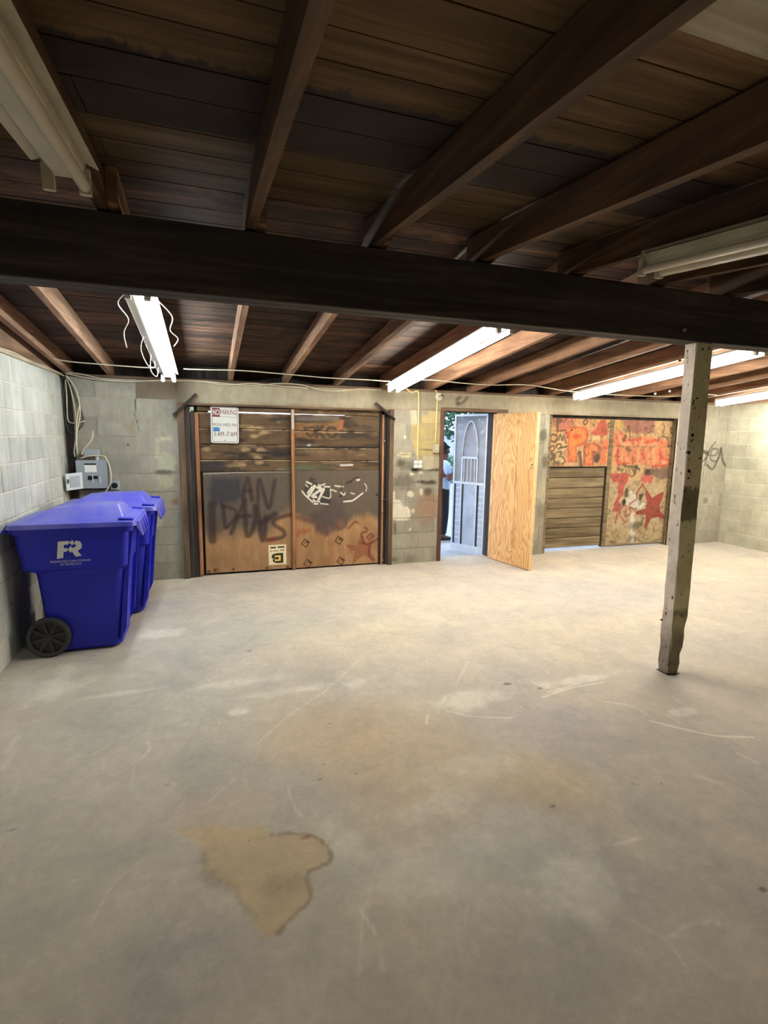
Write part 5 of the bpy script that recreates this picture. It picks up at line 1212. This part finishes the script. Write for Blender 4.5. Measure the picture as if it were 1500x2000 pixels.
for x in (-2.6, 0, 2.4): box('window', (x - .4, -.02, .7), (x + .4, 0.0, 1.4), M_GREYSHEET, parent=HS)

# person in profile, right forearm raised to the chin
M_SKIN = plain('brown_skin', srgb(118, 82, 68), .6, 0, .08); M_SHIRT = plain('light_blue_shirt', srgb(176, 196, 226), .85, 0, .08, 10); M_TROUS = plain('black_trousers', srgb(28, 28, 34), .85, 0, .15); M_HAIR = plain('dark_hair', srgb(30, 26, 26), .8); M_SHOE = plain('black_shoe', srgb(34, 34, 38), .6); M_SOLE = plain('white_sole', srgb(216, 216, 214), .7); M_COLLAR = plain('white_collar', srgb(226, 220, 222), .8)
PE = empty('person', (3.565, 7.62, GZ), label='person in light blue shirt and black trousers standing outside, hand raised to chin', cat='person')
def skin(name, verts, edges, radii, mat, root=0, sub=2, parent=PE):
    me = bpy.data.meshes.new(name); me.from_pydata(verts, edges, []); me.update(); o = mesh_obj(name, me, mat, parent=parent)
    md = o.modifiers.new('skin', 'SKIN'); md.use_smooth_shade = True
    for i, r in enumerate(radii):
        sv = me.skin_vertices[0].data[i]; sv.radius = r if isinstance(r, tuple) else (r, r); sv.use_root = (i == root)
    s = o.modifiers.new('sub', 'SUBSURF'); s.levels = sub; s.render_levels = sub
    return o
V = []; E_ = []; Rr = []
def add(p, r, link=None):
    V.append(p); Rr.append(r)
    if link is not None: E_.append((link, len(V) - 1))
    return len(V) - 1
pel = add((0, 0, .80), (.12, .15)); ch = add((.0, 0, 1.10), (.11, .16), pel); ne = add((.01, 0, 1.30), .052, ch); hb = add((.03, 0, 1.40), (.075, .07), ne); ht = add((.035, 0, 1.49), (.085, .075), hb); add((.03, 0, 1.545), (.05, .05), ht); jw = add((.085, 0, 1.395), .035, hb); ns = add((.118, 0, 1.435), .014, ht)
for s in (-1, 1):
    hp = add((0, s * .09, .76), .085, pel); kn = add((.015, s * .095, .43), .062, hp); an = add((-.01, s * .10, .09), .042, kn); add((.12, s * .10, .05), .032, an)
sr = add((-.01, -.17, 1.24), .052, ch); er = add((.03, -.22, 1.00), .042, sr); wr = add((.17, -.16, 1.19), .030, er); pr = add((.185, -.13, 1.25), (.030, .018), wr)
for k, (dx, dz, ln) in enumerate(((-.030, .02, .05), (-.018, .045, .06), (-.004, .052, .065), (.010, .045, .06))):
    f1 = add((.185 + dx * .6, -.125 + .006 * k, 1.25 + dz * .6), .0095, pr); add((.185 + dx * 1.6 - .01, -.115 + .006 * k, 1.25 + dz * 1.4), .008, f1)
th = add((.160, -.10, 1.245), .010, pr); add((.145, -.085, 1.27), .008, th)
sl = add((-.01, .17, 1.24), .052, ch); el = add((.03, .21, .99), .042, sl); wl2 = add((.15, .20, .80), .030, el); pl_ = add((.175, .19, .745), (.028, .018), wl2)
for k in range(4):
    f1 = add((.185 + .008 * k, .18 + .01 * k, .70), .0095, pl_); add((.178 + .006 * k, .178 + .01 * k, .665), .008, f1)
th = add((.195, .175, .735), .010, pl_); add((.205, .17, .70), .008, th)
skin('body', V, E_, Rr, M_SKIN, 0, 2)
skin('shirt', [(0, 0, .70), (0, 0, .95), (0, 0, 1.12), (0, 0, 1.25), (-.01, -.185, 1.235), (.015, -.215, 1.09), (-.01, .185, 1.235), (.015, .205, 1.08), (.01, 0, 1.30)], [(0, 1), (1, 2), (2, 3), (3, 4), (4, 5), (3, 6), (6, 7), (3, 8)],
     [(.145, .18), (.14, .175), (.135, .175), (.10, .13), .068, .062, .068, .062, .06], M_SHIRT, 2)
skin('trousers', [(0, 0, .95), (0, 0, .78), (0, -.095, .72), (.015, -.098, .43), (-.005, -.10, .10), (0, .095, .72), (.015, .098, .43), (-.005, .10, .10)], [(0, 1), (1, 2), (2, 3), (3, 4), (1, 5), (5, 6), (6, 7)], [(.125, .155), (.128, .165), .098, .078, .062, .098, .078, .062], M_TROUS, 1)
skin('hair', [(.005, 0, 1.44), (-.005, 0, 1.50), (.03, 0, 1.555), (.075, 0, 1.555)], [(0, 1), (1, 2), (2, 3)], [(.06, .07), (.075, .08), (.055, .07), (.03, .05)], M_HAIR, 1)
skin('collar', [(.02, 0, 1.285), (.03, 0, 1.33)], [(0, 1)], [.075, .064], M_COLLAR, 0, 1)
for s in (-1, 1):
    sh_ = skin('shoe', [(-.06, s * .10, .055), (.05, s * .10, .055), (.16, s * .10, .042)], [(0, 1), (1, 2)], [(.042, .045), (.045, .045), (.038, .03)], M_SHOE, 0, 2)
    box('sole', (-.10, s * .10 - .042, .0), (.20, s * .10 + .042, .022), M_SOLE, .006, parent=sh_)
    for q in (-1,):
        pass
